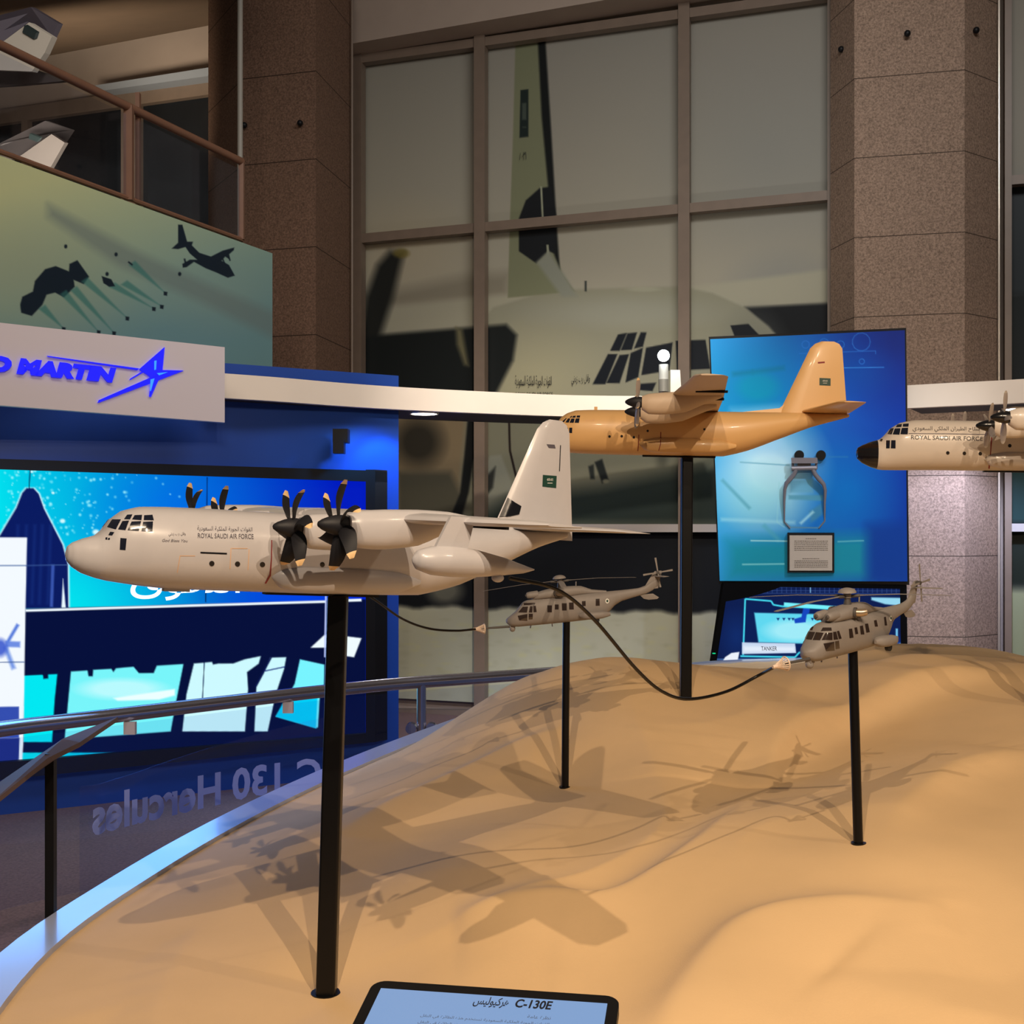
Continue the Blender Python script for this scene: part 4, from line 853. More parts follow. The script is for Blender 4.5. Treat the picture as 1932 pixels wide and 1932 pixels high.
def cargo_plane(name, label, T, p):
    R3 = pose(*T[3:6]); R3f = R3
    root = empty(name, (T[0], T[1], T[2] + EYE), R3, SCL); tag(root, label, 'model aircraft', 'model aircraft on poles')
    m, mw = p['mat'], p.get('mat_wing', p['mat']); nx = p['nose']; hx = p['hx']; hz = 1.38
    F0 = p['fus']; secs = interp_secs(F0, 4)
    mb = MB(); rings = [ring(s[0], s[1], s[2], s[3]) for s in secs]; nr = p.get('radome')
    if nr:
        i0 = max(i for i, s in enumerate(secs) if s[0] <= nr)
        mb.loft(rings[:i0 + 1], 1, cap=False); mb.loft(rings[i0:], 0, cap=False)
        mb.add(rings[0], [tuple(range(40))[::-1]], 1); mb.add(rings[-1], [tuple(range(40))], 0)
        fus = mb.build('fuselage', [m, p['mat_radome']], root, auto=50)
    else: fus = mb.loft(rings).build('fuselage', m, root, auto=50)
    # wheel sponsons, wing box fairing
    for s in (-1, 1):
        sp_ = [(hx + .3, -1.05, -1.2, .05), (hx + .9, -.75, -1.75, .5), (hx + 2, -.6, -1.95, .75), (hx + 5.5, -.6, -1.95, .78), (hx + 7.5, -.7, -1.85, .6), (hx + 9, -1.05, -1.35, .06)]
        MB().loft([ring(a, b, c, d_, 20, 2.6, -s * 1.75) for a, b, c, d_ in interp_secs(sp_, 3)]).build('wheel_fairing', m, root, auto=50)
    # wings (right one is the camera side -Y)
    for s in (-1, 1):
        zr, zt_ = 2.05, p.get('zt', 2.6)
        wing_geo([(s * .2, hx + 2.4, hx + 7.4, zr - .02, 1.15), (s * 8.2, hx + 2.6, hx + 7.2, zr + (zt_ - zr) * .35, 1.05), (s * 19.6, hx + 4.0, hx + 6.6, zt_, .9), (s * 20.2, hx + 4.5, hx + 6.2, zt_ + .03, .6)], MB()).build('wing', mw, root, auto=45)
        for lat_, xa_, xb_ in ((13.0, 4.6, 7.15), (9.0, 5.9, 7.2)):
            zz_ = zr + (zt_ - zr) * (.35 if lat_ < 10 else .62) - .12; MB().box((hx + (xa_ + xb_) / 2, s * lat_, zz_), (xb_ - xa_, .45, .16)).build('flap_gap_shadow', mat('gap_shadow_black', (20, 18, 18), .8, spec=.1), root, smooth=False)  # dark boxes stand in for the shade in the flap gaps
        # tailplane
        wing_geo([(s * .1, p['ts'] - .2, p['ts'] + 4.2, 2.15, .8), (s * 7.6, p['ts'] + 1.7, p['ts'] + 4.1, 2.2, .7), (s * 8.0, p['ts'] + 2.2, p['ts'] + 4.0, 2.2, .4)], MB()).build('tailplane', m, root, auto=45)
        for li, lat in enumerate((5.0, 10.2)):
            y = s * lat; z = hz + (0 if lat < 6 else .25)
            nc = [(hx + .35, z + .52, z - .62, .5), (hx + .9, z + .72, z - .98, .66), (hx + 2.2, z + .85, z - 1.0, .74), (hx + 4.0, z + .95, z - .75, .7), (hx + 5.6, z + .95, z - .05, .5), (hx + 6.9, z + .8, z + .45, .2)]
            MB().loft([ring(a, b, c, d_, 24, 2.3, y) for a, b, c, d_ in interp_secs(nc, 3)]).build('engine_nacelle', mw, root, auto=50)
            propeller(root, (hx, y, z), p['nb'], 2.06, p['phase'][(s < 0) * 2 + li], p['chord'], p['scim'], p['m_sp'], p['m_bl'], p['m_tip'])
        if p.get('pod'):
            px0, lat, z = p['pod']; y = s * lat
            pc = [(px0, z + .1, z - .1, .05), (px0 + .25, z + .42, z - .4, .4), (px0 + .9, z + .62, z - .6, .6), (px0 + 1.9, z + .66, z - .66, .66), (px0 + 3.0, z + .58, z - .64, .6), (px0 + 4.6, z + .28, z - .5, .38), (px0 + 5.6, z + .0, z - .38, .2), (px0 + 6.2, z - .16, z - .22, .03)]
            pod = MB().loft([ring(a, b, c, d_, 24, 2.0, y) for a, b, c, d_ in interp_secs(pc, 3)]).build('refuelling_pod', m, root, auto=50)
            MB().hexa([Vector((px0 + 1.0, y - .1, z + .5)), Vector((px0 + 2.6, y - .1, z + .5)), Vector((px0 + 2.9, y - .1, 2.3)), Vector((px0 + 1.7, y - .1, 2.3))], [Vector((px0 + 1.0, y + .1, z + .5)), Vector((px0 + 2.6, y + .1, z + .5)), Vector((px0 + 2.9, y + .1, 2.3)), Vector((px0 + 1.7, y + .1, 2.3))]).build('pylon', m, pod, smooth=False)
            MB().ball((px0 + 4.3, y, z - .62), .2, 12, 8, sc=(1.6, .8, 1)).build('air_scoop', m, pod)
    # fin
    fb, ft = p['fin']   # (xLE,xTE,z) base, top
    rings = []
    for t_, k in ((-.1, 1), (0, 1), (.3, 1), (.6, 1), (.9, 1), (.965, .82), (1.0, .45)):
        xl = fb[0] + (ft[0] - fb[0]) * t_; xt = fb[1] + (ft[1] - fb[1]) * t_; z = fb[2] + (ft[2] - fb[2]) * t_; cxm = (xl + xt) / 2; h = (xt - xl) / 2 * k; xl, xt = cxm - h, cxm + h; th = (xt - xl) * (.05 if t_ < .95 else .035)
        rings.append([Vector((xl + a * (xt - xl), b, z)) for a, b in ((0, 0), (.06, th), (.3, th * 1.3), (.7, th * .8), (1, .02), (1, -.02), (.7, -th * .8), (.3, -th * 1.3), (.06, -th))])
    fin = MB().loft(rings).build('tail_fin', m, root, auto=50)
    xb, zb_ = fb[0], fb[2]
    MB().hexa([Vector((xb - 5.0, -.02, 1.85)), Vector((xb + 1.4, -.3, 1.5)), Vector((xb + .9, -.12, zb_ + 1.0)), Vector((xb - .1, -.06, zb_ + .15))], [Vector((xb - 5.0, .02, 1.85)), Vector((xb + 1.4, .3, 1.5)), Vector((xb + .9, .12, zb_ + 1.0)), Vector((xb - .1, .06, zb_ + .15))]).build('dorsal_fillet', m, root, smooth=False)
    MB().box((hx + 4.0, 0, -2.12), (6.6, .5, .16)).build('mount_plate', M_blk, root, smooth=False)
    return root, fus, fin
M_cream = mat('cream_gloss', (188, 186, 190), .32, coat=.25, noise=(1.5, .015))
M_tan = mat('desert_paint', (220, 176, 118), .42, coat=.1); M_tanw = mat('desert_wing', (196, 174, 150), .5)
M_silv = mat('ivory_gloss', (212, 202, 192), .36, coat=.25)
M_bld = mat('blade_black', (26, 26, 31), .6, spec=.3); M_tip = mat('blade_tip', (226, 190, 140), .5); M_spin = mat('spinner_dark', (30, 30, 35), .55, spec=.3)
M_bgrey = mat('blade_grey', (150, 140, 134), .4); M_ntip = mat('blade_tip_grey', (170, 160, 150), .4)
M_win = mat('cockpit_glass', (24, 28, 42), .15); M_hole = mat('porthole_black', (14, 16, 24), .3); M_red = mat('red_line', (134, 40, 44), .6)
M_flag = mat('flag_green', (22, 62, 52), .5); M_white = mat('white_mark', (226, 226, 220), .6); M_letter = mat('grey_lettering', (84, 80, 90), .6); M_panel = mat('orange_outline', (216, 176, 140), .6)
J1 = [(.95, -.42, -.62, .05), (1.02, -.15, -.85, .3), (1.25, .05, -1.12, .55), (1.7, .25, -1.4, .85), (2.3, .45, -1.6, 1.15), (2.62, .75, -1.68, 1.3), (2.95, 1.25, -1.75, 1.42), (3.5, 1.7, -1.82, 1.6), (4.3, 1.95, -1.92, 1.85), (5.6, 2.03, -2.03, 2.05), (8, 2.08, -2.07, 2.12), (14, 2.1, -2.1, 2.12), (20, 2.05, -2.02, 2.05), (22.5, 2.05, -1.4, 1.85), (25.5, 2.05, -.1, 1.35), (28, 2.05, 1.0, .7), (30.2, 2.0, 1.7, .2)]
T1 = (-0.7868, 2.0549, -0.016, 0.5766, 0.0521, 0.030)
A1, F1, N1 = cargo_plane('model_cargo_plane', 'large cream model transport aircraft with black six-bladed propellers, nearest on the left black pole', T1,
    dict(mat=M_cream, nose=.95, hx=10.36, fus=J1, ts=26.2, nb=6, phase=[0, .52, .3, .02], zt=2.1, chord=.68, scim=.55, m_sp=M_spin, m_bl=M_bld, m_tip=M_tip, fin=((25.0, 30.6, 2.2), (27.9, 29.9, 8.75)), pod=(11.5, 15.2, .36)))
C1 = Caster([F1]); CF1 = Caster([N1])
wn = lambda L, ox, oy, k: [[(ox + a / k, oy + b / k) for a, b in q] for q in L]
for q in wn([[(372, 688), (400, 645), (430, 636), (398, 690)], [(395, 690), (425, 645), (478, 645), (447, 705)], [(460, 705), (487, 655), (527, 652), (505, 710)], [(518, 710), (542, 658), (600, 655), (585, 715)], [(602, 716), (612, 660), (672, 657), (668, 718)],
             [(497, 643), (515, 617), (547, 615), (533, 645)], [(545, 645), (560, 620), (606, 617), (602, 649)], [(616, 649), (618, 620), (668, 617), (677, 650)]], 80, 780, 3.22): decal('cockpit_window', [q], M_win, C1, A1)
for q in wn([[(402, 740), (413, 720), (438, 722), (425, 742)], [(470, 828), (474, 757), (512, 760), (505, 830)], [(383, 766), (385, 754), (397, 754), (395, 768)], [(398, 768), (402, 757), (412, 757), (410, 768)]], 80, 780, 3.22): decal('window_pane', [q], M_win, C1, A1)
for x, y, r in ((399.5, 1063, 5), (448, 1064, 5), (495, 1065, 5)): decal('porthole', [circ(x, y, r)], M_hole, C1, A1)
decal('porthole', [circ(608, 1065, 4.6)], M_hole, C1, A1)
decal('danger_stripe', [[(511.5, 1019), (513.5, 1019), (513, 1052), (511, 1052)], [(511, 1052), (513, 1052), (511, 1086), (508, 1084)], [(508, 1084), (511, 1086), (502, 1101), (499, 1100)]], M_red, C1, A1)
decal('vent_slot', [[(378, 1041), (428, 1043), (428, 1046), (378, 1044)]], M_hole, C1, A1)
for a in ([[(340, 1048), (368, 1048), (368, 1049.2), (340, 1049.2)], [(339, 1048), (340.4, 1048), (335, 1080), (333.6, 1080)]], [[(437, 1034), (467, 1034), (467, 1035.2), (437, 1035.2)], [(435, 1034), (436.4, 1034), (434.5, 1073), (433, 1073)], [(469, 1036), (470.4, 1036), (468.5, 1075), (467, 1075)]]): decal('door_outline', a, M_panel, C1, A1, sub=3)
tdecal('lettering', 'ROYAL SAUDI AIR FORCE', [(373, 1006), (478, 1008), (478, 1017), (373, 1015)], M_letter, C1, A1, bold=.006)
tdecal('lettering', arabic('القوات الجوية الملكية السعودية'), [(372, 992), (476, 995), (476, 1005), (372, 1003)], M_letter, C1, A1)
tdecal('lettering', arabic('وقل رب زدني'), [(318, 1004), (350, 1004), (350, 1012), (318, 1013)], M_letter, C1, A1)
tdecal('lettering', 'God Bless You', [(306, 1017), (354, 1018), (354, 1023), (306, 1022)], M_letter, C1, A1, shear=.3)
def flag(c, CF, root, q):
    o_ = decal('flag', [q], M_flag, CF, root, sub=3)
    (x0, y0), (x1, y1), (x2, y2), (x3, y3) = q; w_ = x1 - x0; h_ = y3 - y0
    tdecal('flag_script', arabic('لا اله الا الله'), [(x0 + w_ * .28, y0 + h_ * .28), (x0 + w_ * .72, y0 + h_ * .3), (x0 + w_ * .72, y0 + h_ * .52), (x0 + w_ * .28, y0 + h_ * .5)], M_white, CF, root, bold=.02, eps=.0012)
    decal('flag_sword', [[(x0 + w_ * .32, y0 + h_ * .68), (x0 + w_ * .68, y0 + h_ * .68), (x0 + w_ * .68, y0 + h_ * .73), (x0 + w_ * .32, y0 + h_ * .73)]], M_white, CF, root, sub=2, eps=.0012)
flag(0, CF1, A1, [(1024, 896), (1050, 898), (1049, 921), (1023, 918)])
decal('vent_slot', [[(1031, 838), (1046, 839), (1048, 846), (1035, 845)]], M_letter, CF1, A1, sub=2); decal('antenna_slot', [[(1056.5, 840), (1058, 840), (1056, 889), (1054.5, 889)]], M_hole, CF1, A1, sub=3)
decal('deicer_patch', [[(958, 939), (971, 948), (983, 955), (979, 970)], [(958, 939), (979, 970), (962, 974), (942, 976)]], M_hole, Caster([N1, F1] + [c_ for c_ in A1.children if c_.name.startswith('dorsal')]), A1, sub=8, eps=.002)
for x, y in ((17.5, 2.2), (21.5, 2.2), (13.2, 2.15)): MB().box((x, 0, y), (.35, .08, .5)).build('antenna', M_cream, A1, smooth=False)
MB().box((6.3, -.3, -2.05), (1.3, .4, .2)).build('belly_light', M_cream, A1, smooth=False)
# desert coloured aircraft
H2F = [(0, -.55, -.85, .05), (.1, -.25, -1.1, .3), (.4, 0, -1.35, .6), (1.1, .3, -1.65, 1.0), (1.9, .5, -1.8, 1.3), (2.35, .7, -1.85, 1.45), (2.9, 1.25, -1.9, 1.6), (3.7, 1.65, -1.95, 1.8), (4.8, 1.92, -2.0, 1.98), (6.5, 2.0, -2.05, 2.1), (10, 2.03, -2.07, 2.12), (18.3, 2.03, -2.02, 2.1), (20.5, 2.03, -1.45, 1.95), (23, 2.05, -.45, 1.55), (26, 2.05, .75, .9), (29.4, 2.0, 1.75, .2)]
T2 = (.038, 4.0054, .3358, -.0868, .0257, -.0065)
H2F = [((1.35 + a * (4.8 - 1.35) / 4.8) if a < 4.8 else a, b, c_, d_) for a, b, c_, d_ in H2F]
A2, F2, N2 = cargo_plane('model_cargo_plane', 'desert-orange model transport aircraft on the centre pole, before the tall blue poster', T2,
    dict(mat=M_tan, mat_wing=M_tanw, nose=0, hx=10.27, fus=H2F, ts=25.3, nb=4, phase=[.2, .5, .9, .35], chord=.46, scim=0., m_sp=M_spin, m_bl=M_bgrey, m_tip=M_tip, fin=((23.3, 29.2, 2.3), (26.1, 28.6, 8.55))))
C2 = Caster([F2]); CF2 = Caster([N2])
for q in wn([[(108, 838), (150, 800), (160, 800), (130, 840)], [(145, 843), (170, 803), (195, 803), (178, 845)], [(185, 846), (205, 805), (238, 804), (228, 847)], [(237, 846), (248, 804), (288, 802), (280, 848)], [(185, 795), (205, 778), (215, 777), (205, 795)], [(212, 796), (222, 777), (250, 775), (245, 795)], [(257, 794), (260, 775), (295, 773), (290, 795)]], 1040, 640, 5.367): decal('cockpit_window', [q], M_win, C2, A2)
for q in wn([[(182, 950), (184, 896), (214, 896), (212, 950)], [(148, 940), (148, 896), (172, 896), (172, 950)]], 1040, 640, 5.367): decal('window_pane', [q], M_win, C2, A2)
for x, y in ((1150, 823.5), (1173, 823), (1196, 825)): decal('porthole', [circ(x, y, 2.5)], M_hole, C2, A2)
for x, y in ((1222, 813), (1329, 810)): decal('porthole', [circ(x, y, 2.2)], M_hole, C2, A2)
decal('danger_stripe', [[(1204.5, 820), (1206, 820), (1205.5, 838), (1204, 838)], [(1204, 838), (1205.5, 838), (1204, 851), (1202.5, 851)]], M_red, C2, A2); decal('danger_stripe', [[(1246, 815), (1247.5, 815), (1247, 838), (1245.5, 838)], [(1245.5, 838), (1247, 838), (1243.5, 850), (1242, 850)]], M_red, Caster([c_ for c_ in A2.children if c_.type == 'MESH' and c_.name.startswith(('fuselage', 'wheel'))]), A2)
flag(0, CF2, A2, [(1546, 713), (1567, 714), (1567, 728), (1546, 727)]); decal('vent_slot', [[(1543, 683), (1556, 682), (1556, 685), (1543, 686)]], M_red, CF2, A2, sub=2)
tdecal('lettering', arabic('وقل رب زدني'), [(1105, 790), (1122, 790), (1122, 795), (1105, 796)], M_panel, C2, A2)
MB().box((6.6, 0, 2.1), (.3, .1, .4)).build('antenna', M_tan, A2, smooth=False)
# ivory aircraft at right
H3F = [(.2, -.6, -.9, .05), (.3, -.25, -1.2, .3), (.7, 0, -1.55, .65), (1.4, .3, -1.9, 1.05), (2.1, .5, -2.1, 1.35), (2.45, .8, -2.15, 1.45), (3.0, 1.45, -2.15, 1.62), (3.8, 1.95, -2.15, 1.85), (5.0, 2.2, -2.12, 2.02), (7, 2.2, -2.1, 2.12), (11, 2.15, -2.1, 2.12), (18.3, 2.1, -2.0, 2.1), (20.5, 2.1, -1.4, 1.95), (23, 2.1, -.4, 1.55), (26, 2.1, .75, .9), (29.4, 2.0, 1.75, .2)]
T3 = (1.0604, 3.7805, .2717, -.1591, .0216, .0098)
A3, F3, N3 = cargo_plane('model_cargo_plane', 'ivory model transport aircraft with a black nose, cut off by the right edge', T3,
    dict(mat=M_silv, nose=.2, hx=10.1, fus=H3F, ts=25.3, nb=4, phase=[.2, .0, .55, .15], chord=.48, scim=0., m_sp=mat('spinner_gloss_black', (18, 18, 20), .25, coat=.4), m_bl=M_bgrey, m_tip=M_ntip, fin=((23.3, 29.2, 2.3), (26.1, 28.6, 8.55)), radome=2.0, mat_radome=mat('radome_black', (20, 18, 20), .22, coat=.5)))
C3 = Caster([F3]); Z3 = 5.819
for q in wn([[(385, 690), (425, 628), (462, 625), (418, 690)], [(435, 692), (468, 630), (505, 630), (480, 697)], [(490, 697), (515, 632), (578, 630), (565, 700)], [(575, 695), (590, 627), (660, 623), (655, 697)], [(480, 620), (500, 590), (530, 588), (515, 618)], [(527, 618), (540, 588), (593, 583), (587, 615)], [(600, 613), (605, 582), (668, 577), (663, 613)]], 1600, 700, Z3): decal('cockpit_window', [q], M_win, C3, A3)
for q in wn([[(418, 850), (420, 762), (462, 762), (458, 850)], [(470, 850), (475, 760), (523, 760), (522, 850)], [(350, 770), (362, 745), (385, 748), (372, 775)], [(375, 735), (388, 710), (405, 712), (390, 738)]], 1600, 700, Z3): decal('window_pane', [q], M_win, C3, A3)
for x, y in ((1788.2, 854.5), (1819.5, 855.3), (1849.5, 856), (1905, 841)): decal('porthole', [circ(x, y, 3.4)], M_hole, C3, A3)
decal('cheat_line', [[(1714, 817.5), (1790, 818), (1790, 819.3), (1714, 818.8)], [(1790, 818), (1868, 819.5), (1868, 820.8), (1790, 819.3)]], M_letter, C3, A3, sub=10)
decal('danger_stripe', [[(1870, 818), (1873, 818), (1870, 850), (1868.3, 850)], [(1868.3, 850), (1870, 850), (1867.5, 884), (1864.5, 884)]], M_red, C3, A3)
tdecal('lettering', 'ROYAL SAUDI AIR FORCE', [(1719, 821), (1854, 824), (1854, 832), (1719, 829)], mat('dark_lettering', (46, 42, 44), .5), C3, A3, bold=.006)
tdecal('lettering', arabic('سلاح الطيران الملكي السعودي'), [(1722, 804), (1848, 806), (1848, 816), (1722, 816)], MATS['dark_lettering'], C3, A3)
decal('belly_lamp', [circ(1924, 891, 8, 4)], M_hole, C3, A3, mirror=False)

# ------------------------------------------------------------------ poles
def polew(name, label, top, base, wdt, sq_=True, rz=.3):
    r = empty(name, base); tag(r, label, 'pole', 'black model stands in the sand')
    h = top[2] - base[2] + .03; c = ((top[0] + base[0]) / 2, (top[1] + base[1]) / 2, (top[2] + base[2] - .03) / 2)
    mb = MB(); 
    if sq_: mb.hexa([Vector((base[0] + a * wdt / 2, base[1] + b * wdt / 2, base[2] - .03)) for a, b in ((-1, -1), (1, -1), (1, 1), (-1, 1))], [Vector((top[0] + a * wdt / 2, top[1] + b * wdt / 2, top[2])) for a, b in ((-1, -1), (1, -1), (1, 1), (-1, 1))])
    else: mb.tube([(base[0], base[1], base[2] - .03), top], wdt / 2, 16)
    o_ = mb.build('shaft', M_blk_s, r, smooth=not sq_, world=True)
    if sq_:
        md = o_.modifiers.new('bevel', 'BEVEL'); md.width = wdt * .12; md.segments = 2
    MB().tube([(base[0], base[1], base[2] - .02), (base[0], base[1], base[2] + .002)], wdt * .78, 20).build('floor_collar', M_blk_s, r, world=True)
M_blk_s = mat('black_satin', (8, 8, 10), .35, spec=.3)
def toppt(T, q, s_): R = pose(*T[3:6]); v = R @ Vector(q) * s_; return (T[0] + v[0], T[1] + v[1], T[2] + EYE + v[2])
bx, by = xat(615, 2.33), 2.33; polew('stand_pole', 'thick black pole in the near left sand, under the cream aircraft', toppt(T1, (15.3, 0, -2.15), SCL), (bx, by, sz(bx, by)), .037)
bx, by = xat(1293, 3.96), 3.96; polew('stand_pole', 'thick black pole on the dune crest, under the desert-orange aircraft', toppt(T2, (15.0, 0, -2.15), SCL), (bx, by, sz(bx, by)), .037)
TH1 = (-.0141, 3.5381, -.2483, .0125, -.0886, -.005); TH2 = (.5995, 2.4892, -.2395, .7484, -.071, .0112); HS = .028
bx, by = xat(1066, 3.54), 3.54; polew('stand_pole', 'thin black pole under the left grey helicopter', toppt(TH1, (6.1, 0, -.75), HS), (bx, by, sz(bx, by)), .0215, False)
bx, by = xat(1620, 2.60), 2.60; polew('stand_pole', 'thin black pole under the right grey helicopter', toppt(TH2, (6.3, 0, -.75), HS), (bx, by, sz(bx, by)), .0205, False)
bx, by = toppt(T3, (15, 0, -2.1), SCL)[:2]; polew('stand_pole', 'thick black pole under the ivory aircraft beyond the right edge', toppt(T3, (15, 0, -2.15), SCL), (bx, by, sz(bx, by)), .037)

# ================================================================== HELICOPTERS
M_heli = mat('heli_grey', (132, 126, 122), .6, noise=(2, .03)); M_helid = mat('heli_dark', (74, 70, 68), .6); M_hglass = mat('heli_glass', (50, 40, 36), .12, coat=.5)
M_brass = mat('exhaust_metal', (176, 158, 136), .3, metal=.7)
def helicopter(T, label, rot_ph, tilt, wins, roundel, near_probe):
    root = empty('model_helicopter', (T[0], T[1], T[2] + EYE), pose(*T[3:6]), HS); tag(root, label, 'model helicopter', 'model helicopters on poles')
    secs = [(-.15, -.15, -.42, .1), (0, .02, -.62, .4), (.35, .25, -.85, .72), (.9, .62, -.96, .92), (1.3, 1.05, -.98, .98), (1.75, 1.5, -.98, 1.0), (2.3, 1.72, -.98, 1.02), (3.2, 1.8, -.98, 1.04), (6, 1.85, -.96, 1.05), (9, 1.85, -.88, 1.02), (10.2, 1.85, -.62, .92), (11.2, 1.85, .3, .7), (12, 1.85, .72, .5), (13.8, 1.9, 1.1, .32), (14.6, 2.1, 1.25, .24), (15.3, 2.5, 1.55, .16), (15.9, 2.75, 2.0, .1)]
    body = MB().loft([ring(a, b, c, d_, 28, 2.7 if a < 11 else 2.2) for a, b, c, d_ in interp_secs(secs, 3)]).build('fuselage', M_heli, root, auto=50)
    fs = [(14.3, 15.9, 1.7), (14.95, 16.15, 2.6), (15.45, 16.4, 3.25), (15.7, 16.4, 3.5)]
    MB().loft([[Vector((xl, 0, z)), Vector(((xl + xt) / 2, .11, z)), Vector((xt, 0, z)), Vector(((xl + xt) / 2, -.11, z))] for xl, xt, z in fs]).build('tail_fin', M_heli, root, auto=50)
    MB().loft([[Vector((xl, 0, z)), Vector(((xl + xt) / 2, .08, z)), Vector((xt, 0, z)), Vector(((xl + xt) / 2, -.08, z))] for xl, xt, z in ((13.9, 15.3, 1.2), (14.3, 15.9, .75), (14.8, 15.7, .6))]).build('ventral_fin', M_heli, root, auto=50)
    wing_geo([(-.05, 15.6, 16.6, 2.95, 1), (-2.0, 16.2, 16.9, 2.9, .8)], MB()).build('stabiliser', M_heli, root, auto=45)
    cw = [(2.7, 1.95, 1.6, .3), (3.1, 2.35, 1.6, .75), (4.2, 2.6, 1.6, .9), (5.2, 2.7, 1.6, .9), (6.6, 2.75, 1.6, .85), (7.9, 2.65, 1.7, .62), (9.0, 2.2, 1.7, .45), (10.5, 1.95, 1.7, .3)]
    MB().loft([ring(a, b, c, d_, 24, 2.6) for a, b, c, d_ in interp_secs(cw, 3)]).build('engine_cowling', M_heli, root, auto=50)
    for s in (-1, 1):
        ik = MB().tube([(2.2, s * .48, 2.15), (2.3, s * .48, 2.15), (2.6, s * .48, 2.17), (3.4, s * .48, 2.2)], [.22, .3, .34, .36], 16).build('engine_intake', M_heli, root, auto=40)
        MB().tube([(2.08, s * .48, 2.15), (2.25, s * .48, 2.15)], [.1, .18], 12).build('intake_cap', M_helid, ik)
        MB().tube([(5.4, s * .85, 2.15), (5.6, s * 1.25, 2.15), (5.9, s * 1.5, 2.2)], [.3, .3, .27], 16).build('exhaust_pipe', M_brass, root, auto=40)
        MB().tube([(5.35, s * .8, 2.15), (5.42, s * .98, 2.15)], .42, 16).build('exhaust_collar', M_helid, root, auto=40)
        sp_ = [(7.4, -.15, -.45, .1), (7.9, .02, -.75, .5), (8.8, .02, -.85, .62), (9.8, -.05, -.8, .55), (10.6, -.25, -.6, .12)]
        spn = MB().loft([ring(a, b, c, d_, 16, 2.6, s * 1.3) for a, b, c, d_ in interp_secs(sp_, 3)]).build('sponson', M_heli, root, auto=50)
        MB().tube([(9.1, s * 1.25, -.9), (9.1, s * 1.55, -.9)], .32, 16).build('wheel', mat('rubber', (28, 26, 26), .7), spn, auto=40)
    MB().tube([(5.75, 0, 2.6), (5.75, 0, 3.3)], [.34, .2], 14).build('rotor_mast', M_helid, root, auto=40)
    hub = MB(); hub.ball((5.75, 0, 3.6), .70, 20, 10, sc=(1, 1, .55), z0=-.12); hub.tube([(5.75, 0, 3.2), (5.75, 0, 3.5)], .3, 14); ho = hub.build('rotor_hub', M_heli, root, auto=50)
    for a in rot_ph:
        a = math.radians(a); m4 = Matrix.Translation((5.75, 0, 3.35)) @ Matrix.Rotation(a, 4, 'Z')
        mb = MB(); st = [(0.3, .1, .09, 0), (.9, .12, .07, 0), (1.5, .26, .04, .0), (4, .28, .035, -.04), (7.6, .28, .03, -.3), (8.0, .2, .02, -.34)]
        rings = [[Vector((x, w_, z + h_ * .3)), Vector((x, 0, z + h_)), Vector((x, -w_, z)), Vector((x, 0, z - h_ * .6))] for x, w_, h_, z in st]
        o_ = mb.loft(rings).build('rotor_blade', M_heli, ho, auto=60); o_.data.transform(m4)
        MB().tube([m4 @ Vector((.2, 0, -.05)), m4 @ Vector((.95, 0, 0))], .12, 8).build('blade_grip', M_helid, ho)
    th = MB().tube([(15.95, -.1, 3.35), (15.95, -.5, 3.35)], .16, 12).build('tail_rotor', M_helid, root, auto=40)
    for k in range(4):
        a = .08 + k * math.pi / 2; v = Vector((math.cos(a), 0, math.sin(a))); n_ = Vector((-v.z, 0, v.x)); c0 = Vector((15.95, -.45, 3.35))
        MB().hexa([c0 + v * .15 + n_ * .06, c0 + v * 1.55 + n_ * .1, c0 + v * 1.55 - n_ * .1, c0 + v * .15 - n_ * .06], [c0 + Vector((0, -.04, 0)) + v * .15 + n_ * .06, c0 + Vector((0, -.04, 0)) + v * 1.55 + n_ * .1, c0 + Vector((0, -.04, 0)) + v * 1.55 - n_ * .1, c0 + Vector((0, -.04, 0)) + v * .15 - n_ * .06]).build('tail_blade', M_heli, th, smooth=False)
    MB().ball((.45, 0, -1.15), .3, 14, 10).build('camera_ball', M_heli, root); MB().box((.5, 0, -.9), (.5, .5, .25)).build('camera_mount', M_heli, root, smooth=False)
    pr = MB().tube([toloc(root, near_probe[0]), toloc(root, near_probe[1])], [.13, .09], 10).build('refuelling_probe', M_helid, root)
    MB().tube([(7.4, 0, 2.7), (7.45, 0, 3.15)], .06, 8).build('antenna', M_heli, root); MB().tube([(4.6, .3, -.95), (4.6, .3, -1.3)], .05, 8).build('belly_aerial', M_heli, root); MB().tube([(2.4, .2, -.95), (2.3, .2, -1.25)], .06, 8).build('belly_aerial', M_heli, root)
    C = Caster([body])
    for nm, q, m_ in wins: decal(nm, [q], m_, C, root, eps=.0006, sub=5)
    x, y, rx, ry = roundel; decal('roundel', [circ(x, y, rx, ry)], M_white, C, root, eps=.0007); decal('roundel_centre', [circ(x, y, rx * .55, ry * .55)], M_flag, C, root, eps=.0011)
    return root
def toloc(root, p): return wmat(root).inverted() @ p
def hw(L, ox, oy, k): return [(nm, [(ox + a / k, oy + b / k) for a, b in q], M_hglass) for nm, q in L]
K1 = 4.6
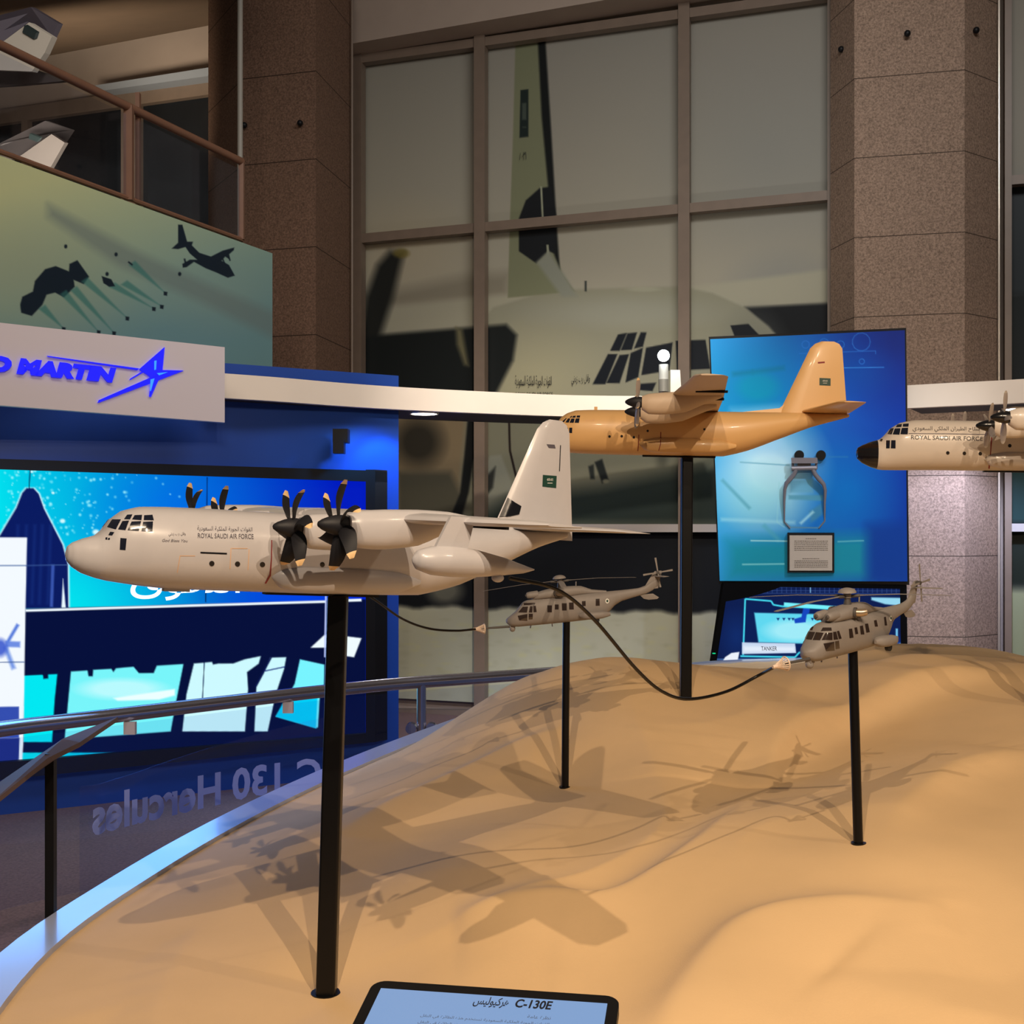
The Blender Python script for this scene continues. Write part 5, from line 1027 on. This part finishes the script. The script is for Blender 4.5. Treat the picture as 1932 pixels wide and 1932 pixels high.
w1 = hw([('windscreen', [(385, 455), (455, 365), (480, 362), (425, 452)]), ('windscreen', [(450, 440), (490, 390), (535, 388), (525, 440)]), ('cockpit_window', [(542, 440), (552, 385), (575, 385), (572, 440)]), ('cockpit_window', [(582, 438), (580, 382), (602, 382), (610, 436)]),
         ('cockpit_window', [(445, 468), (530, 452), (528, 512), (458, 508)]), ('cockpit_window', [(540, 500), (540, 450), (577, 450), (575, 498)]), ('roof_window', [(475, 378), (490, 358), (598, 356), (592, 376)]),
         ('cabin_window', [(703, 438), (702, 378), (742, 378), (742, 438)]), ('cabin_window', [(768, 413), (767, 370), (800, 370), (800, 413)]), ('cabin_window', [(830, 422), (828, 360), (870, 360), (870, 422)]), ('cabin_window', [(892, 414), (890, 354), (930, 352), (932, 413)]), ('cabin_window', [(1004, 384), (1002, 342), (1034, 340), (1035, 383)]), ('cabin_window', [(1122, 382), (1122, 322), (1155, 320), (1157, 380)])], 880, 1060, K1)
HA = helicopter(TH1, 'small grey model helicopter seen side-on below the cream aircraft tail', (2, 92, 181, 270), 0, w1, (880 + 1222 / K1, 1060 + 340 / K1, 3.6, 4.6), (P(962, 1182, 3.51), P(908, 1186, 3.50)))
K2 = 4.83
w2 = hw([('windscreen', [(548, 712), (578, 642), (648, 648), (615, 716)]), ('windscreen', [(628, 714), (662, 650), (726, 645), (726, 712)]), ('cockpit_window', [(736, 710), (732, 640), (760, 636), (778, 706)]), ('cockpit_window', [(785, 704), (766, 632), (786, 628), (810, 698)]),
         ('cockpit_window', [(645, 745), (742, 728), (746, 806), (668, 814)]), ('cockpit_window', [(755, 795), (750, 725), (785, 718), (792, 788)]), ('roof_window', [(622, 632), (640, 600), (716, 600), (720, 628)]),
         ('cabin_window', [(882, 695), (875, 612), (905, 608), (918, 690)]), ('cabin_window', [(935, 660), (926, 600), (950, 596), (960, 655)]), ('cabin_window', [(985, 662), (975, 585), (1003, 580), (1017, 660)]), ('cabin_window', [(1035, 645), (1022, 566), (1050, 562), (1066, 640)]), ('cabin_window', [(1113, 590), (1104, 535), (1128, 530), (1140, 588)]), ('cabin_window', [(1203, 580), (1195, 505), (1212, 500), (1224, 578)])], 1420, 1060, K2)
HB = helicopter(TH2, 'grey model helicopter at the right, nose to the viewer, before the kiosk screen', (173, 101, 29, 317), 0, w2, (1420 + 1257 / K2, 1060 + 515 / K2, 2.4, 5), (P(1527, 1243, 2.47), P(1482, 1252, 2.44)))

# ------------------------------------------------------------------ hoses and drogues
def hose(label, pts, tip, dirp):
    r = empty('refuelling_hose', pts[0]); tag(r, label, 'hose', 'refuelling hoses')
    MB().tube(catmull(pts, 8), .0032 if len(pts) > 4 else .0030, 10).build('tube', M_blk_s, r, world=True)
    v = (dirp - tip).normalized(); u = v.cross(Vector((0, 0, 1))).normalized(); w_ = u.cross(v); L = .024
    mb = MB(); M_dr = mat('drogue_cream', (226, 204, 184), .5)
    for k in range(16):
        a = 2 * math.pi * k / 16; e = u * math.cos(a) + w_ * math.sin(a); mb.tube([tip + e * .0035, tip + v * L * .5 + e * .008, tip + v * L + e * .0135], .0009, 5)
    rr_ = [tip + v * L + (u * math.cos(a) + w_ * math.sin(a)) * .0135 for a in [2 * math.pi * k / 24 for k in range(25)]]; mb.tube(rr_, .0018, 6); mb.tube([tip - v * .008, tip + v * .012], [.0035, .006], 10)
    mb.build('drogue', M_dr, r, world=True)
pod = toppt(T1, (11.5 + 4.9, -15.2, .36 - .6), SCL); podv = Vector(pod)
dB = P(1482, 1252, 2.44); tB = P(1464, 1257, 2.43)
hose('black hose sagging from the cream aircraft pod to the right helicopter', [podv, P(1050, 1112, podv.y + .06), P(1120, 1168, podv.y + .16), P(1200, 1262, podv.y + .3), P(1250, 1305, podv.y + .38), P(1300, 1319, podv.y + .45), P(1370, 1305, podv.y + .53), P(1430, 1275, podv.y + .58), tB], tB, dB)
tA = P(898, 1187, 3.49); dA = P(915, 1186.5, 3.495)
hose('thin black hose from behind the cream aircraft to the left helicopter', [P(600, 1060, 2.9), P(705, 1130, 3.1), P(760, 1168, 3.25), P(810, 1186, 3.35), P(860, 1190, 3.42), tA], tA, dA)
